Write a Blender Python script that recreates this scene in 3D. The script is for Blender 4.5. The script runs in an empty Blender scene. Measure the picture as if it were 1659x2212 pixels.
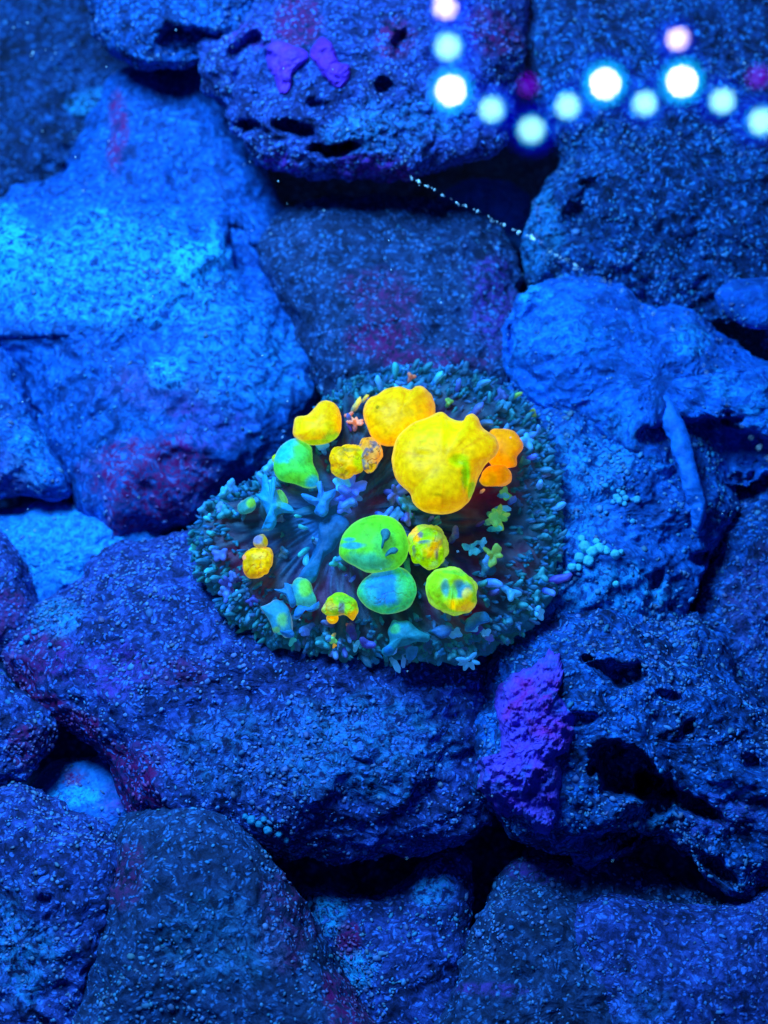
import bpy, math, random
import numpy as np
from mathutils import Vector, Matrix
from mathutils.bvhtree import BVHTree

# ------------------------------------------------------------------ camera, world, light, exposure
random.seed(7)
rng = np.random.default_rng(11)
scene = bpy.context.scene
scene.unit_settings.system = 'METRIC'
scene.unit_settings.scale_length = 0.01          # one unit is one centimetre
scene.view_settings.view_transform = 'Standard'
scene.view_settings.look = 'None'
scene.view_settings.exposure = 0.0
scene.view_settings.gamma = 1.0

ELEV = math.radians(52)
CAM = Vector((0, -37 * math.cos(ELEV), 37 * math.sin(ELEV)))
cam_data = bpy.data.cameras.new('camera')
cam = bpy.data.objects.new('camera', cam_data)
scene.collection.objects.link(cam)
scene.camera = cam
cam.location = CAM
cam.rotation_euler = (math.pi / 2 - ELEV, 0, 0)
cam_data.sensor_fit = 'VERTICAL'
cam_data.sensor_height = 24
cam_data.lens = 12 / math.tan(math.radians(20))
cam_data.clip_start = 0.5
cam_data.clip_end = 2000
cam_data.dof.use_dof = True
cam_data.dof.focus_distance = 33.8
cam_data.dof.aperture_fstop = 0.072

world = bpy.data.worlds.new('World')
scene.world = world
world.use_nodes = True
world.node_tree.nodes['Background'].inputs[0].default_value = (0.002, 0.014, 0.11, 1)
world.node_tree.nodes['Background'].inputs[1].default_value = 1.25

def area(name, loc, target, size, power, col):
    l = bpy.data.lights.new(name, 'AREA')
    l.shape = 'DISK'; l.size = size; l.energy = power; l.color = col
    o = bpy.data.objects.new(name, l)
    scene.collection.objects.link(o)
    o.location = loc
    o.rotation_euler = (Vector(target) - Vector(loc)).to_track_quat('-Z', 'Y').to_euler()
    return o
area('tank_light', (-13, 8, 37), (-2, 1, 0), 18, 42000, (0.115, 0.485, 1.0))

# ------------------------------------------------------------------ picture space to reef space
W, H_ = 1659.0, 2212.0
FOC = (H_ / 2) / math.tan(math.radians(20))
RIGHT = np.array([1.0, 0, 0])
UP = np.array([0, math.sin(ELEV), math.cos(ELEV)])
FWD = np.array([0, math.cos(ELEV), -math.sin(ELEV)])
C = np.array(CAM)
SL = math.radians(20)                            # the reef rises backwards by 20 degrees
NS = np.array([0, -math.sin(SL), math.cos(SL)])

def rays(px, py):
    px = np.asarray(px, float); py = np.asarray(py, float)
    d = FWD + ((px - W / 2) / FOC)[..., None] * RIGHT - ((py - H_ / 2) / FOC)[..., None] * UP
    return d / np.linalg.norm(d, axis=-1, keepdims=True)

def reef(px, py, h=0.0):
    """Point on the sloping reef plane lifted by h."""
    d = rays(px, py)
    t = (h - C @ NS) / (d @ NS)
    return C + d * np.asarray(t)[..., None]

def tocam(p):
    v = C - p
    return v / np.linalg.norm(v)

# ------------------------------------------------------------------ vector noise
_perm = rng.permutation(256)
_perm = np.concatenate([_perm, _perm, _perm])
_grad = rng.normal(size=(256, 3)); _grad /= np.linalg.norm(_grad, axis=1, keepdims=True)
def perlin(P):
    i = np.floor(P).astype(int); f = P - i; i &= 255
    u = f * f * f * (f * (f * 6 - 15) + 10)
    r = 0
    for dx in (0, 1):
        for dy in (0, 1):
            for dz in (0, 1):
                hsh = _perm[_perm[_perm[(i[:, 0] + dx) & 255] + ((i[:, 1] + dy) & 255)] + ((i[:, 2] + dz) & 255)]
                g = _grad[hsh]
                n = g[:, 0] * (f[:, 0] - dx) + g[:, 1] * (f[:, 1] - dy) + g[:, 2] * (f[:, 2] - dz)
                w = (u[:, 0] if dx else 1 - u[:, 0]) * (u[:, 1] if dy else 1 - u[:, 1]) * (u[:, 2] if dz else 1 - u[:, 2])
                r = r + n * w
    return r * 1.6
def fbm(P, freq, octv=4, gain=0.5, ridged=False):
    a, s, r = 1.0, 0.0, 0
    for k in range(octv):
        n = perlin(P * freq + 13.7 * k + 5.3)
        if ridged: n = 1 - 2 * np.abs(n)
        r = r + a * n; s += a
        a *= gain; freq *= 2.03
    return r / s
def sstep(a, b, x):
    t = np.clip((x - a) / (b - a), 0, 1)
    return t * t * (3 - 2 * t)

# ------------------------------------------------------------------ mesh helpers
def build(name, V, F, mat, parent=None, colour=None, smooth=True, matrix_inv=None):
    V = np.asarray(V, dtype=np.float32); F = np.asarray(F, dtype=np.int32)
    me = bpy.data.meshes.new(name)
    k = F.shape[1]
    me.vertices.add(len(V)); me.vertices.foreach_set('co', V.ravel())
    me.loops.add(F.size); me.loops.foreach_set('vertex_index', F.ravel())
    me.polygons.add(len(F))
    me.polygons.foreach_set('loop_start', np.arange(0, F.size, k, dtype=np.int32))
    me.polygons.foreach_set('loop_total', np.full(len(F), k, dtype=np.int32))
    me.update(calc_edges=True)
    me.polygons.foreach_set('use_smooth', np.full(len(F), smooth))
    if colour is not None:
        at = me.color_attributes.new('pigment', 'FLOAT_COLOR', 'POINT')
        c = np.ones((len(V), 4), dtype=np.float32); c[:, :colour.shape[1]] = colour
        at.data.foreach_set('color', c.ravel())
    me.validate()
    if mat: me.materials.append(mat)
    o = bpy.data.objects.new(name, me)
    scene.collection.objects.link(o)
    if parent: o.parent = parent
    return o

def tag(o, label=None, cat=None, group=None, kind=None):
    if label: o['label'] = label
    if cat: o['category'] = cat
    if group: o['group'] = group
    if kind: o['kind'] = kind
    return o

def empty(name, loc=(0, 0, 0)):
    o = bpy.data.objects.new(name, None)
    scene.collection.objects.link(o)
    o.location = loc
    o.empty_display_size = 1
    return o

def smooth_poly(pts, n):
    P = np.array(pts, float); m = len(P)
    out = []
    for i in range(m):
        p0, p1, p2, p3 = P[i - 1], P[i], P[(i + 1) % m], P[(i + 2) % m]
        t = np.linspace(0, 1, 24, endpoint=False)[:, None]
        out.append(0.5 * ((2 * p1) + (-p0 + p2) * t + (2 * p0 - 5 * p1 + 4 * p2 - p3) * t ** 2 + (-p0 + 3 * p1 - 3 * p2 + p3) * t ** 3))
    Q = np.concatenate(out)
    L = np.concatenate([[0], np.cumsum(np.linalg.norm(np.roll(Q, -1, 0) - Q, axis=1))])
    Qc = np.concatenate([Q, Q[:1]])
    s = np.linspace(0, L[-1], n, endpoint=False)
    return np.stack([np.interp(s, L, Qc[:, k]) for k in (0, 1)], 1)

def centroid(Q):
    x, y = Q[:, 0], Q[:, 1]; x2, y2 = np.roll(x, -1), np.roll(y, -1)
    a = x * y2 - x2 * y; A = a.sum() / 2
    return np.array([((x + x2) * a).sum() / (6 * A), ((y + y2) * a).sum() / (6 * A)])

def lump(pts, depth, hgt, na=220, nr=80, e1=0.8, e2=0.8, tilt=(0, 0), centre=None, under=0.7, rim_noise=0.0):
    """Closed rounded body grown from an outline: returns vertices, quads, picture coords, ring position, outward vectors."""
    Q = smooth_poly(pts, na)
    c = np.array(centre, float) if centre is not None else centroid(Q)
    if np.sum(Q[:, 0] * np.roll(Q[:, 1], -1) - np.roll(Q[:, 0], -1) * Q[:, 1]) > 0: Q = Q[::-1]
    if rim_noise:
        K = np.concatenate([Q * 0.02, np.full((na, 1), depth * 3.1)], 1)
        Q = c + (Q - c) * (1 + rim_noise * fbm(K, 1.0, 5, 0.6))[:, None]
    nt = int(nr * 0.68)
    phi = np.concatenate([np.linspace(0, math.pi / 2, nt), np.linspace(math.pi / 2, math.pi, nr - nt + 1)[1:]])[1:-1]
    s = np.sin(phi) ** e1
    z = np.sign(np.cos(phi)) * np.abs(np.cos(phi)) ** e2
    nrr = len(phi)
    PX = c[None, None] + s[:, None, None] * (Q - c)[None]
    PX = PX.reshape(-1, 2)
    S = np.repeat(s, na); Z = np.repeat(z, na); PH = np.repeat(phi, na)
    PX = np.concatenate([[c], PX, [c]]); S = np.concatenate([[0], S, [0]]); Z = np.concatenate([[1], Z, [-1]]); PH = np.concatenate([[0], PH, [math.pi]])
    base = reef(PX[:, 0], PX[:, 1], depth)
    c0 = reef(c[0], c[1], depth)
    n = tocam(c0)
    hh = np.where(Z > 0, Z * hgt, Z * hgt * under) + tilt[0] * (PX[:, 0] - c[0]) / 100 + tilt[1] * (PX[:, 1] - c[1]) / 100
    V = base + hh[:, None] * n
    rad = base - c0; rl = np.linalg.norm(rad, axis=1, keepdims=True); rad = rad / np.maximum(rl, 1e-6)
    out = rad * np.sin(PH)[:, None] + n * np.cos(PH)[:, None]
    idx = np.arange(nrr * na).reshape(nrr, na) + 1
    a = idx[:-1]; b = idx[1:]
    quads = np.stack([a, np.roll(a, -1, 1), np.roll(b, -1, 1), b], -1).reshape(-1, 4)
    k = np.arange(na)
    top = np.stack([np.zeros(na, int), np.roll(idx[0], -1), idx[0], idx[0]], -1)
    bot = np.stack([np.full(na, nrr * na + 1), idx[-1], np.roll(idx[-1], -1), np.roll(idx[-1], -1)], -1)
    tri = np.concatenate([quads[:, [0, 1, 2]], quads[:, [0, 2, 3]], top[:, :3], bot[:, :3]])
    # outward-facing winding
    v0, v1, v2 = V[tri[0, 0]], V[tri[0, 1]], V[tri[0, 2]]
    if np.dot(np.cross(v1 - v0, v2 - v0), out[tri[0, 0]]) < 0: tri = tri[:, ::-1]
    return V, tri, PX, S, Z, out, c0, n

# ------------------------------------------------------------------ materials
def newmat(name):
    m = bpy.data.materials.new(name); m.use_nodes = True
    nt = m.node_tree
    return m, nt, nt.nodes, nt.links, nt.nodes['Principled BSDF']

def rock_material(name, light, dark, grain=7.0, rough_mix=0.7, contrast=1.0, bump=0.5, speck=(0.045, 0.30, 0.92)):
    m, nt, N, L, bs = newmat(name)
    tc = N.new('ShaderNodeTexCoord')
    warp = N.new('ShaderNodeTexNoise'); warp.inputs['Scale'].default_value = 2.6; warp.inputs['Detail'].default_value = 3
    L.new(tc.outputs['Object'], warp.inputs['Vector'])
    va = N.new('ShaderNodeVectorMath'); va.operation = 'SUBTRACT'; L.new(warp.outputs['Color'], va.inputs[0]); va.inputs[1].default_value = (.5, .5, .5)
    vs = N.new('ShaderNodeVectorMath'); vs.operation = 'SCALE'; L.new(va.outputs[0], vs.inputs[0]); vs.inputs['Scale'].default_value = 0.55
    vw = N.new('ShaderNodeVectorMath'); vw.operation = 'ADD'; L.new(tc.outputs['Object'], vw.inputs[0]); L.new(vs.outputs[0], vw.inputs[1])
    vor = N.new('ShaderNodeTexVoronoi'); vor.inputs['Scale'].default_value = grain; vor.feature = 'F1'
    L.new(vw.outputs[0], vor.inputs['Vector'])
    fine = N.new('ShaderNodeTexNoise'); fine.inputs['Scale'].default_value = 5.5; fine.inputs['Detail'].default_value = 7; fine.inputs['Roughness'].default_value = 0.72
    L.new(vw.outputs[0], fine.inputs['Vector'])
    big = N.new('ShaderNodeTexNoise'); big.inputs['Scale'].default_value = 0.55; big.inputs['Detail'].default_value = 5; big.inputs['Roughness'].default_value = 0.62
    L.new(tc.outputs['Object'], big.inputs['Vector'])
    mid = N.new('ShaderNodeTexNoise'); mid.inputs['Scale'].default_value = 1.9; mid.inputs['Detail'].default_value = 5; mid.inputs['Roughness'].default_value = 0.65
    L.new(vw.outputs[0], mid.inputs['Vector'])
    # speck mask: each grain has its own brightness
    sp = N.new('ShaderNodeMapRange'); sp.interpolation_type = 'SMOOTHSTEP'
    sp.inputs['From Min'].default_value = 0.52; sp.inputs['From Max'].default_value = 0.22
    L.new(vor.outputs['Distance'], sp.inputs['Value'])
    sel = N.new('ShaderNodeSeparateColor'); L.new(vor.outputs['Color'], sel.inputs[0])
    addm = N.new('ShaderNodeMath'); addm.operation = 'ADD'; 
    pop = N.new('ShaderNodeMath'); pop.operation = 'MULTIPLY_ADD'; L.new(mid.outputs['Fac'], pop.inputs[0]); pop.inputs[1].default_value = 2.4; pop.inputs[2].default_value = -1.25
    pop2 = N.new('ShaderNodeMath'); pop2.operation = 'ADD'; L.new(pop.outputs[0], pop2.inputs[0]); L.new(big.outputs['Fac'], pop2.inputs[1])
    L.new(sel.outputs[0], addm.inputs[0]); L.new(pop2.outputs[0], addm.inputs[1])
    th = N.new('ShaderNodeMapRange'); th.inputs['From Min'].default_value = 0.70; th.inputs['From Max'].default_value = 1.10
    L.new(addm.outputs[0], th.inputs['Value'])
    mk = N.new('ShaderNodeMath'); mk.operation = 'MULTIPLY'; L.new(sp.outputs[0], mk.inputs[0]); L.new(th.outputs[0], mk.inputs[1])
    base = N.new('ShaderNodeMix'); base.data_type = 'RGBA'
    fr = N.new('ShaderNodeMapRange'); fr.inputs['From Min'].default_value = 0.43; fr.inputs['From Max'].default_value = 0.60
    L.new(fine.outputs['Fac'], fr.inputs['Value'])
    L.new(fr.outputs[0], base.inputs[0]); base.inputs[6].default_value = (*dark, 1); base.inputs[7].default_value = (*light, 1)
    b2 = N.new('ShaderNodeMix'); b2.data_type = 'RGBA'; b2.blend_type = 'MULTIPLY'; b2.inputs[0].default_value = 0.75 * contrast
    bm = N.new('ShaderNodeMix'); bm.data_type = 'RGBA'; bm.blend_type = 'MULTIPLY'; bm.inputs[0].default_value = contrast * .8
    mr2 = N.new('ShaderNodeMapRange'); mr2.inputs['From Min'].default_value = .38; mr2.inputs['From Max'].default_value = .60; mr2.inputs['To Min'].default_value = .25; mr2.inputs['To Max'].default_value = 1.25
    L.new(mid.outputs['Fac'], mr2.inputs['Value']); L.new(base.outputs[2], bm.inputs[6]); L.new(mr2.outputs[0], bm.inputs[7])
    L.new(bm.outputs[2], b2.inputs[6])
    br = N.new('ShaderNodeValToRGB'); br.color_ramp.elements[0].position = 0.36; br.color_ramp.elements[0].color = (.22, .25, .32, 1)
    br.color_ramp.elements[1].position = 0.66; br.color_ramp.elements[1].color = (1.0, 1.0, 1.0, 1)
    L.new(big.outputs['Fac'], br.inputs[0]); L.new(br.outputs[0], b2.inputs[7])
    # stains carried by the rock: red and violet coralline algae, pale bare limestone, painted highlights
    at = N.new('ShaderNodeAttribute'); at.attribute_name = 'pigment'
    sc = N.new('ShaderNodeSeparateColor'); L.new(at.outputs['Color'], sc.inputs[0])
    cur = b2.outputs[2]
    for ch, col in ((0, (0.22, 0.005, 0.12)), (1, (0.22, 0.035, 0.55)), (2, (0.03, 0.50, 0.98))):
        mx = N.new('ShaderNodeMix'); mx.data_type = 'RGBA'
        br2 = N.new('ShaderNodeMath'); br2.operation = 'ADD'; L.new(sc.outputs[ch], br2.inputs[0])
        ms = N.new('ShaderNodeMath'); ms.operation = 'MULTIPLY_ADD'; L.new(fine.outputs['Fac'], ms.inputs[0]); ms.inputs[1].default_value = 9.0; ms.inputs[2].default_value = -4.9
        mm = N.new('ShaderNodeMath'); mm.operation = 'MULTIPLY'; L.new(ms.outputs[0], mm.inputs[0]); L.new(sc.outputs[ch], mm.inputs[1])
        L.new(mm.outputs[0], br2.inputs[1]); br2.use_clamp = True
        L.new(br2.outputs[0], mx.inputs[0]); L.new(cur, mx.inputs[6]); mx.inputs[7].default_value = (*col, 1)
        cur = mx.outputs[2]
    s2 = N.new('ShaderNodeMix'); s2.data_type = 'RGBA'; L.new(cur, s2.inputs[6]); s2.inputs[7].default_value = (*speck, 1)
    sm = N.new('ShaderNodeMath'); sm.operation = 'MULTIPLY'; L.new(mk.outputs[0], sm.inputs[0]); sm.inputs[1].default_value = rough_mix
    L.new(sm.outputs[0], s2.inputs[0])
    L.new(s2.outputs[2], bs.inputs['Base Color'])
    bs.inputs['Roughness'].default_value = 0.75; bs.inputs['Specular IOR Level'].default_value = 0.25
    hs = N.new('ShaderNodeMath'); hs.operation = 'MULTIPLY_ADD'; L.new(mk.outputs[0], hs.inputs[0]); hs.inputs[1].default_value = 0.6; L.new(fine.outputs['Fac'], hs.inputs[2])
    bp = N.new('ShaderNodeBump'); bp.inputs['Strength'].default_value = bump; bp.inputs['Distance'].default_value = 0.16
    L.new(hs.outputs[0], bp.inputs['Height']); L.new(bp.outputs[0], bs.inputs['Normal'])
    return m

def pigment_material(name, emit=0.0, rough=0.5, bump=0.2, bscale=6, spec=0.3, sheen=0.0, mott=0.25):
    """Colour comes from the pigment of the tissue, finely mottled; living tissue that fluoresces gives off part of it."""
    m, nt, N, L, bs = newmat(name)
    tc = N.new('ShaderNodeTexCoord')
    at = N.new('ShaderNodeAttribute'); at.attribute_name = 'pigment'
    nz = N.new('ShaderNodeTexNoise'); nz.inputs['Scale'].default_value = bscale; nz.inputs['Detail'].default_value = 6; nz.inputs['Roughness'].default_value = 0.7
    L.new(tc.outputs['Object'], nz.inputs['Vector'])
    mr = N.new('ShaderNodeMapRange'); mr.inputs['From Min'].default_value = .3; mr.inputs['From Max'].default_value = .7
    mr.inputs['To Min'].default_value = 1 - mott; mr.inputs['To Max'].default_value = 1 + mott * .35
    L.new(nz.outputs['Fac'], mr.inputs['Value'])
    mu = N.new('ShaderNodeVectorMath'); mu.operation = 'SCALE'; L.new(at.outputs['Color'], mu.inputs[0]); L.new(mr.outputs[0], mu.inputs['Scale'])
    L.new(mu.outputs[0], bs.inputs['Base Color'])
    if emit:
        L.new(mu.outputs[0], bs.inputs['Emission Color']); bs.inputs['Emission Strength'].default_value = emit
    bs.inputs['Roughness'].default_value = rough; bs.inputs['Specular IOR Level'].default_value = spec
    if sheen:
        bs.inputs['Sheen Weight'].default_value = sheen; bs.inputs['Sheen Roughness'].default_value = 0.3
    bp = N.new('ShaderNodeBump'); bp.inputs['Strength'].default_value = bump; bp.inputs['Distance'].default_value = 0.08
    L.new(nz.outputs['Fac'], bp.inputs['Height']); L.new(bp.outputs[0], bs.inputs['Normal'])
    return m

def tissue_material(name, low, high, emit=0.12):
    """Tentacle flesh: darker at the root, paler at the tips, each one slightly different."""
    m, nt, N, L, bs = newmat(name)
    tc = N.new('ShaderNodeTexCoord'); oi = N.new('ShaderNodeObjectInfo')
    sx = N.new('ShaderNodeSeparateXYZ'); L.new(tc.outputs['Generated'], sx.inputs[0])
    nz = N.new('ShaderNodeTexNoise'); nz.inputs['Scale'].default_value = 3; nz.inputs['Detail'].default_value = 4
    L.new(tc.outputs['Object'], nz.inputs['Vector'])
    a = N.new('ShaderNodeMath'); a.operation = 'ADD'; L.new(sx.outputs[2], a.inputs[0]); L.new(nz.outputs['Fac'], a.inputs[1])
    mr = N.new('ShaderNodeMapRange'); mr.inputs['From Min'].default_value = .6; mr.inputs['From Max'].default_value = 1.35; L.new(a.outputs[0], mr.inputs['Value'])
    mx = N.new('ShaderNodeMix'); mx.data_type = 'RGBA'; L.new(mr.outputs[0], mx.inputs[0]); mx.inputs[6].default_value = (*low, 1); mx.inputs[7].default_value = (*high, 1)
    hv = N.new('ShaderNodeHueSaturation'); L.new(mx.outputs[2], hv.inputs['Color'])
    h = N.new('ShaderNodeMapRange'); h.inputs['To Min'].default_value = .47; h.inputs['To Max'].default_value = .54; L.new(oi.outputs['Random'], h.inputs['Value'])
    L.new(h.outputs[0], hv.inputs['Hue'])
    v = N.new('ShaderNodeMapRange'); v.inputs['To Min'].default_value = .6; v.inputs['To Max'].default_value = 1.15
    mo = N.new('ShaderNodeMath'); mo.operation = 'FRACT'; m7 = N.new('ShaderNodeMath'); m7.operation = 'MULTIPLY'; m7.inputs[1].default_value = 7.3
    L.new(oi.outputs['Random'], m7.inputs[0]); L.new(m7.outputs[0], mo.inputs[0]); L.new(mo.outputs[0], v.inputs['Value'])
    L.new(v.outputs[0], hv.inputs['Value'])
    L.new(hv.outputs[0], bs.inputs['Base Color']); L.new(hv.outputs[0], bs.inputs['Emission Color'])
    bs.inputs['Emission Strength'].default_value = emit
    bs.inputs['Roughness'].default_value = .5; bs.inputs['Specular IOR Level'].default_value = .3
    return m

BLUE = (0.014, 0.19, 0.78); BLUED = (0.006, 0.032, 0.16)
M = {
    'rock': rock_material('reef_rock', BLUE, BLUED),
    'rock_soft': rock_material('smooth_reef_rock', (0.010, 0.20, 0.78), (0.005, 0.065, 0.33), grain=5, rough_mix=.45, contrast=.7, bump=.2),
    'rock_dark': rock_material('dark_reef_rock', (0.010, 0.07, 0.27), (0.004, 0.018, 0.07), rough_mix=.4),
    'rock_violet': rock_material('violet_blue_reef_rock', (0.065, 0.13, 0.62), (0.016, 0.030, 0.17), grain=7.5, rough_mix=.85, speck=(.085, .25, .92)),
    'rock_slate': rock_material('slate_reef_rock', (0.035, 0.10, 0.30), (0.012, 0.030, 0.11), grain=7.5, rough_mix=.7, contrast=.8, speck=(.06, .26, .72)),
    'rock_gravel': rock_material('gravelly_reef_rock', (0.02, 0.16, 0.62), (0.004, 0.022, 0.10), grain=6, rough_mix=.9, bump=.8, speck=(.05, .36, .95)),
    'film': rock_material('slime_covered_rock', (0.008, 0.26, 0.97), (0.006, 0.15, 0.74), grain=5, rough_mix=.5, contrast=.85, bump=.55),
    'pale': rock_material('pale_limestone', (0.03, 0.34, 0.98), (0.015, 0.18, 0.66), grain=5, rough_mix=.5, contrast=.6, bump=.3),
    'grain': pigment_material('sand_grain', rough=.6, bump=.3, mott=.2),
    'crust': pigment_material('coralline_crust', rough=.6, bump=.7, bscale=4, mott=.5),
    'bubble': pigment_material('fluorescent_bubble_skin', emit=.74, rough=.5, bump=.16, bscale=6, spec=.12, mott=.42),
    'flesh': pigment_material('coral_flesh', emit=.25, rough=.5, bump=.45, bscale=5, mott=.45),
    't_teal': tissue_material('teal_tentacle', (0.005, 0.05, 0.10), (0.035, 0.30, 0.42)),
    't_blue': tissue_material('blue_tentacle', (0.01, 0.09, 0.34), (0.05, 0.34, 0.88), .38),
    't_lilac': tissue_material('lilac_tentacle', (0.03, 0.06, 0.28), (0.09, 0.21, 0.58), .14),
    't_cyan': tissue_material('cyan_tentacle', (0.005, 0.16, 0.36), (0.04, 0.60, 0.72), .35),
    't_green': tissue_material('green_tentacle', (0.01, 0.16, 0.18), (0.16, 0.62, 0.12), .4),
    't_gold': tissue_material('golden_tentacle', (0.12, 0.20, 0.16), (0.90, 0.50, 0.04), .5),
    't_peach': tissue_material('peach_tentacle', (0.16, 0.08, 0.16), (0.85, 0.36, 0.16), .4),
}

# ------------------------------------------------------------------ tiny grains scattered on a surface
def ico():
    t = (1 + 5 ** .5) / 2
    v = np.array([(-1, t, 0), (1, t, 0), (-1, -t, 0), (1, -t, 0), (0, -1, t), (0, 1, t), (0, -1, -t), (0, 1, -t), (t, 0, -1), (t, 0, 1), (-t, 0, -1), (-t, 0, 1)], float)
    v /= np.linalg.norm(v[0])
    f = np.array([(0, 11, 5), (0, 5, 1), (0, 1, 7), (0, 7, 10), (0, 10, 11), (1, 5, 9), (5, 11, 4), (11, 10, 2), (10, 7, 6), (7, 1, 8), (3, 9, 4), (3, 4, 2), (3, 2, 6), (3, 6, 8), (3, 8, 9), (4, 9, 5), (2, 4, 11), (6, 2, 10), (8, 6, 7), (9, 8, 1)])
    return v, f
IV, IF = ico()
def frames(nrm):
    r = rng.normal(size=nrm.shape)
    t = np.cross(nrm, r); t /= np.linalg.norm(t, axis=1, keepdims=True)
    b = np.cross(nrm, t)
    return t, b
def scatter(P, nrm, size, shape=(1, .75, .5)):
    t, b = frames(nrm)
    n = len(P)
    sx = size * rng.uniform(.8, 1.4, n); sy = size * shape[1] * rng.uniform(.7, 1.3, n); sz = size * shape[2]
    j = IV[None] * rng.uniform(.75, 1.2, (n, 12, 1))
    V = P[:, None] + t[:, None] * (j[..., 0:1] * sx[:, None, None]) + b[:, None] * (j[..., 1:2] * sy[:, None, None]) + nrm[:, None] * (j[..., 2:3] * sz[:, None, None])
    F = (IF[None] + (np.arange(n) * 12)[:, None, None]).reshape(-1, 3)
    return V.reshape(-1, 3), F

def vertex_normals(V, F):
    n = np.cross(V[F[:, 1]] - V[F[:, 0]], V[F[:, 2]] - V[F[:, 0]])
    N_ = np.zeros_like(V)
    for k in range(3): np.add.at(N_, F[:, k], n)
    return N_ / np.maximum(np.linalg.norm(N_, axis=1, keepdims=True), 1e-9)

TREES = {}
def rock(label, pts, depth, hgt, mat='rock', cm=None, pits=(), stains_highlights=(), bumps=(), grains=900, na=240, nr=92,
         rough=1.0, tilt=(0, 0), e=(.78, .75), gcol=(.08, .36, .95), gsize=.05, key=None, centre=None, name='live_rock', fine_=1.0):
    V, T, PX, S, Z, out, c0, n = lump(pts, depth, hgt, na, nr, e[0], e[1], tilt, centre, rim_noise=.05 * rough)
    d = 0.85 * fbm(V, .16, 3) + 0.42 * fbm(V + 31, .45, 3, ridged=True) * .8 + fine_ * (.20 * fbm(V + 7, 1.2, 4, .6, ridged=True) + .10 * fbm(V + 3, 3.0, 3, .7))
    amp = min(1.0, hgt / 2.0) * rough
    V = V + out * (d * amp)[:, None]
    front = sstep(-.1, .25, Z)
    for (x, y, rx, ry, ang, dep) in pits:
        wq = min(rx, ry) * 1.1 + 6
        dx, dy = PX[:, 0] - x + wq * fbm(V + 170, .8, 4, .6), PX[:, 1] - y + wq * fbm(V + 140, .8, 4, .6)
        ca, sa = math.cos(math.radians(ang)), math.sin(math.radians(ang))
        u, v = (dx * ca + dy * sa) / rx, (-dx * sa + dy * ca) / ry
        q = u * u + v * v + .8 * fbm(V, .9, 4, .65)
        V = V - n * (dep * sstep(1.45, .2, q) * front)[:, None]
    for (x, y, r, hh) in bumps:
        q = ((PX - (x, y)) ** 2).sum(1) / (r * r)
        V = V + n * (hh * np.exp(-q) * front)[:, None]
    col = np.zeros((len(V), 3))
    nz = fbm(V + 50, .7, 4, .6)
    for (x, y, rx, ry, ch, st) in stains_highlights:
        q = ((PX[:, 0] - x) / rx) ** 2 + ((PX[:, 1] - y) / ry) ** 2
        col[:, ch] = np.maximum(col[:, ch], st * sstep(1.3, .35, q - nz * 1.7))
    o = build(name, V - c0, T, M[mat], colour=col)
    o.location = c0
    tag(o, label, 'rock', 'live rocks of the reef')
    if grains:
        grains = int(grains * .7); gsize *= .85; gcol = tuple(g * .8 for g in gcol)
        N_ = vertex_normals(V, T)
        ok = np.where((Z > .05) & (N_ @ n > .1))[0]
        # even over the picture area, not over the vertices
        w = S[ok] + .02
        dens = sstep(-.2, .4, fbm(V[ok] + 90, .6, 4, .65)) + .06
        w = w * dens; w /= w.sum()
        ids = rng.choice(ok, min(grains, len(ok)), replace=False, p=w)
        sz = gsize * np.exp(rng.normal(0, .35, len(ids)))
        GV, GF = scatter(V[ids] + N_[ids] * 0.01, N_[ids], sz)
        bright = rng.uniform(.45, .95, len(ids)) ** 1.2
        tint = np.array(gcol)[None] * bright[:, None] + rng.uniform(0, .12, (len(ids), 3)) * np.array([1, .8, .2])
        stn = col[ids]
        tint = tint * (1 - .7 * stn[:, :1]) + np.array([.35, .04, .30]) * .7 * stn[:, :1]
        g = build('surface_grains', GV - c0, GF, M['grain'], parent=o, colour=np.repeat(np.clip(tint, 0, 1), 12, 0))
        tag(g, kind='stuff')
    if key: TREES[key] = (BVHTree.FromPolygons([tuple(v) for v in V], T.tolist()), V, T)
    return o

def cast(key, px, py):
    tree = TREES[key][0]
    D = rays(np.atleast_1d(px), np.atleast_1d(py))
    P = np.full((len(D), 3), np.nan); Nn = np.zeros((len(D), 3))
    for i, d in enumerate(D):
        h = tree.ray_cast(Vector(C), Vector(d))
        if h[0] is not None:
            P[i] = h[0]; nn = np.array(h[1]); Nn[i] = nn if nn @ d < 0 else -nn
    return P, Nn

# ------------------------------------------------------------------ the setting behind the rocks
def floor():
    n = 60
    g = np.linspace(-1, 1, n)
    X, Y = np.meshgrid(g * 45, g * 45)
    P = np.stack([X.ravel(), Y.ravel(), np.zeros(n * n)], 1)
    z = fbm(P, .08, 4) * 1.4
    u = np.array([0, math.cos(SL), math.sin(SL)])
    V = P[:, :1] * RIGHT + P[:, 1:2] * u + (z - 8.0)[:, None] * NS
    i = np.arange(n * n).reshape(n, n)
    F = np.stack([i[:-1, :-1], i[:-1, 1:], i[1:, 1:], i[1:, :-1]], -1).reshape(-1, 4)
    o = build('sea_floor', V, F, M['rock_dark'], colour=np.zeros((n * n, 3)))
    tag(o, kind='structure')
floor()

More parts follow.
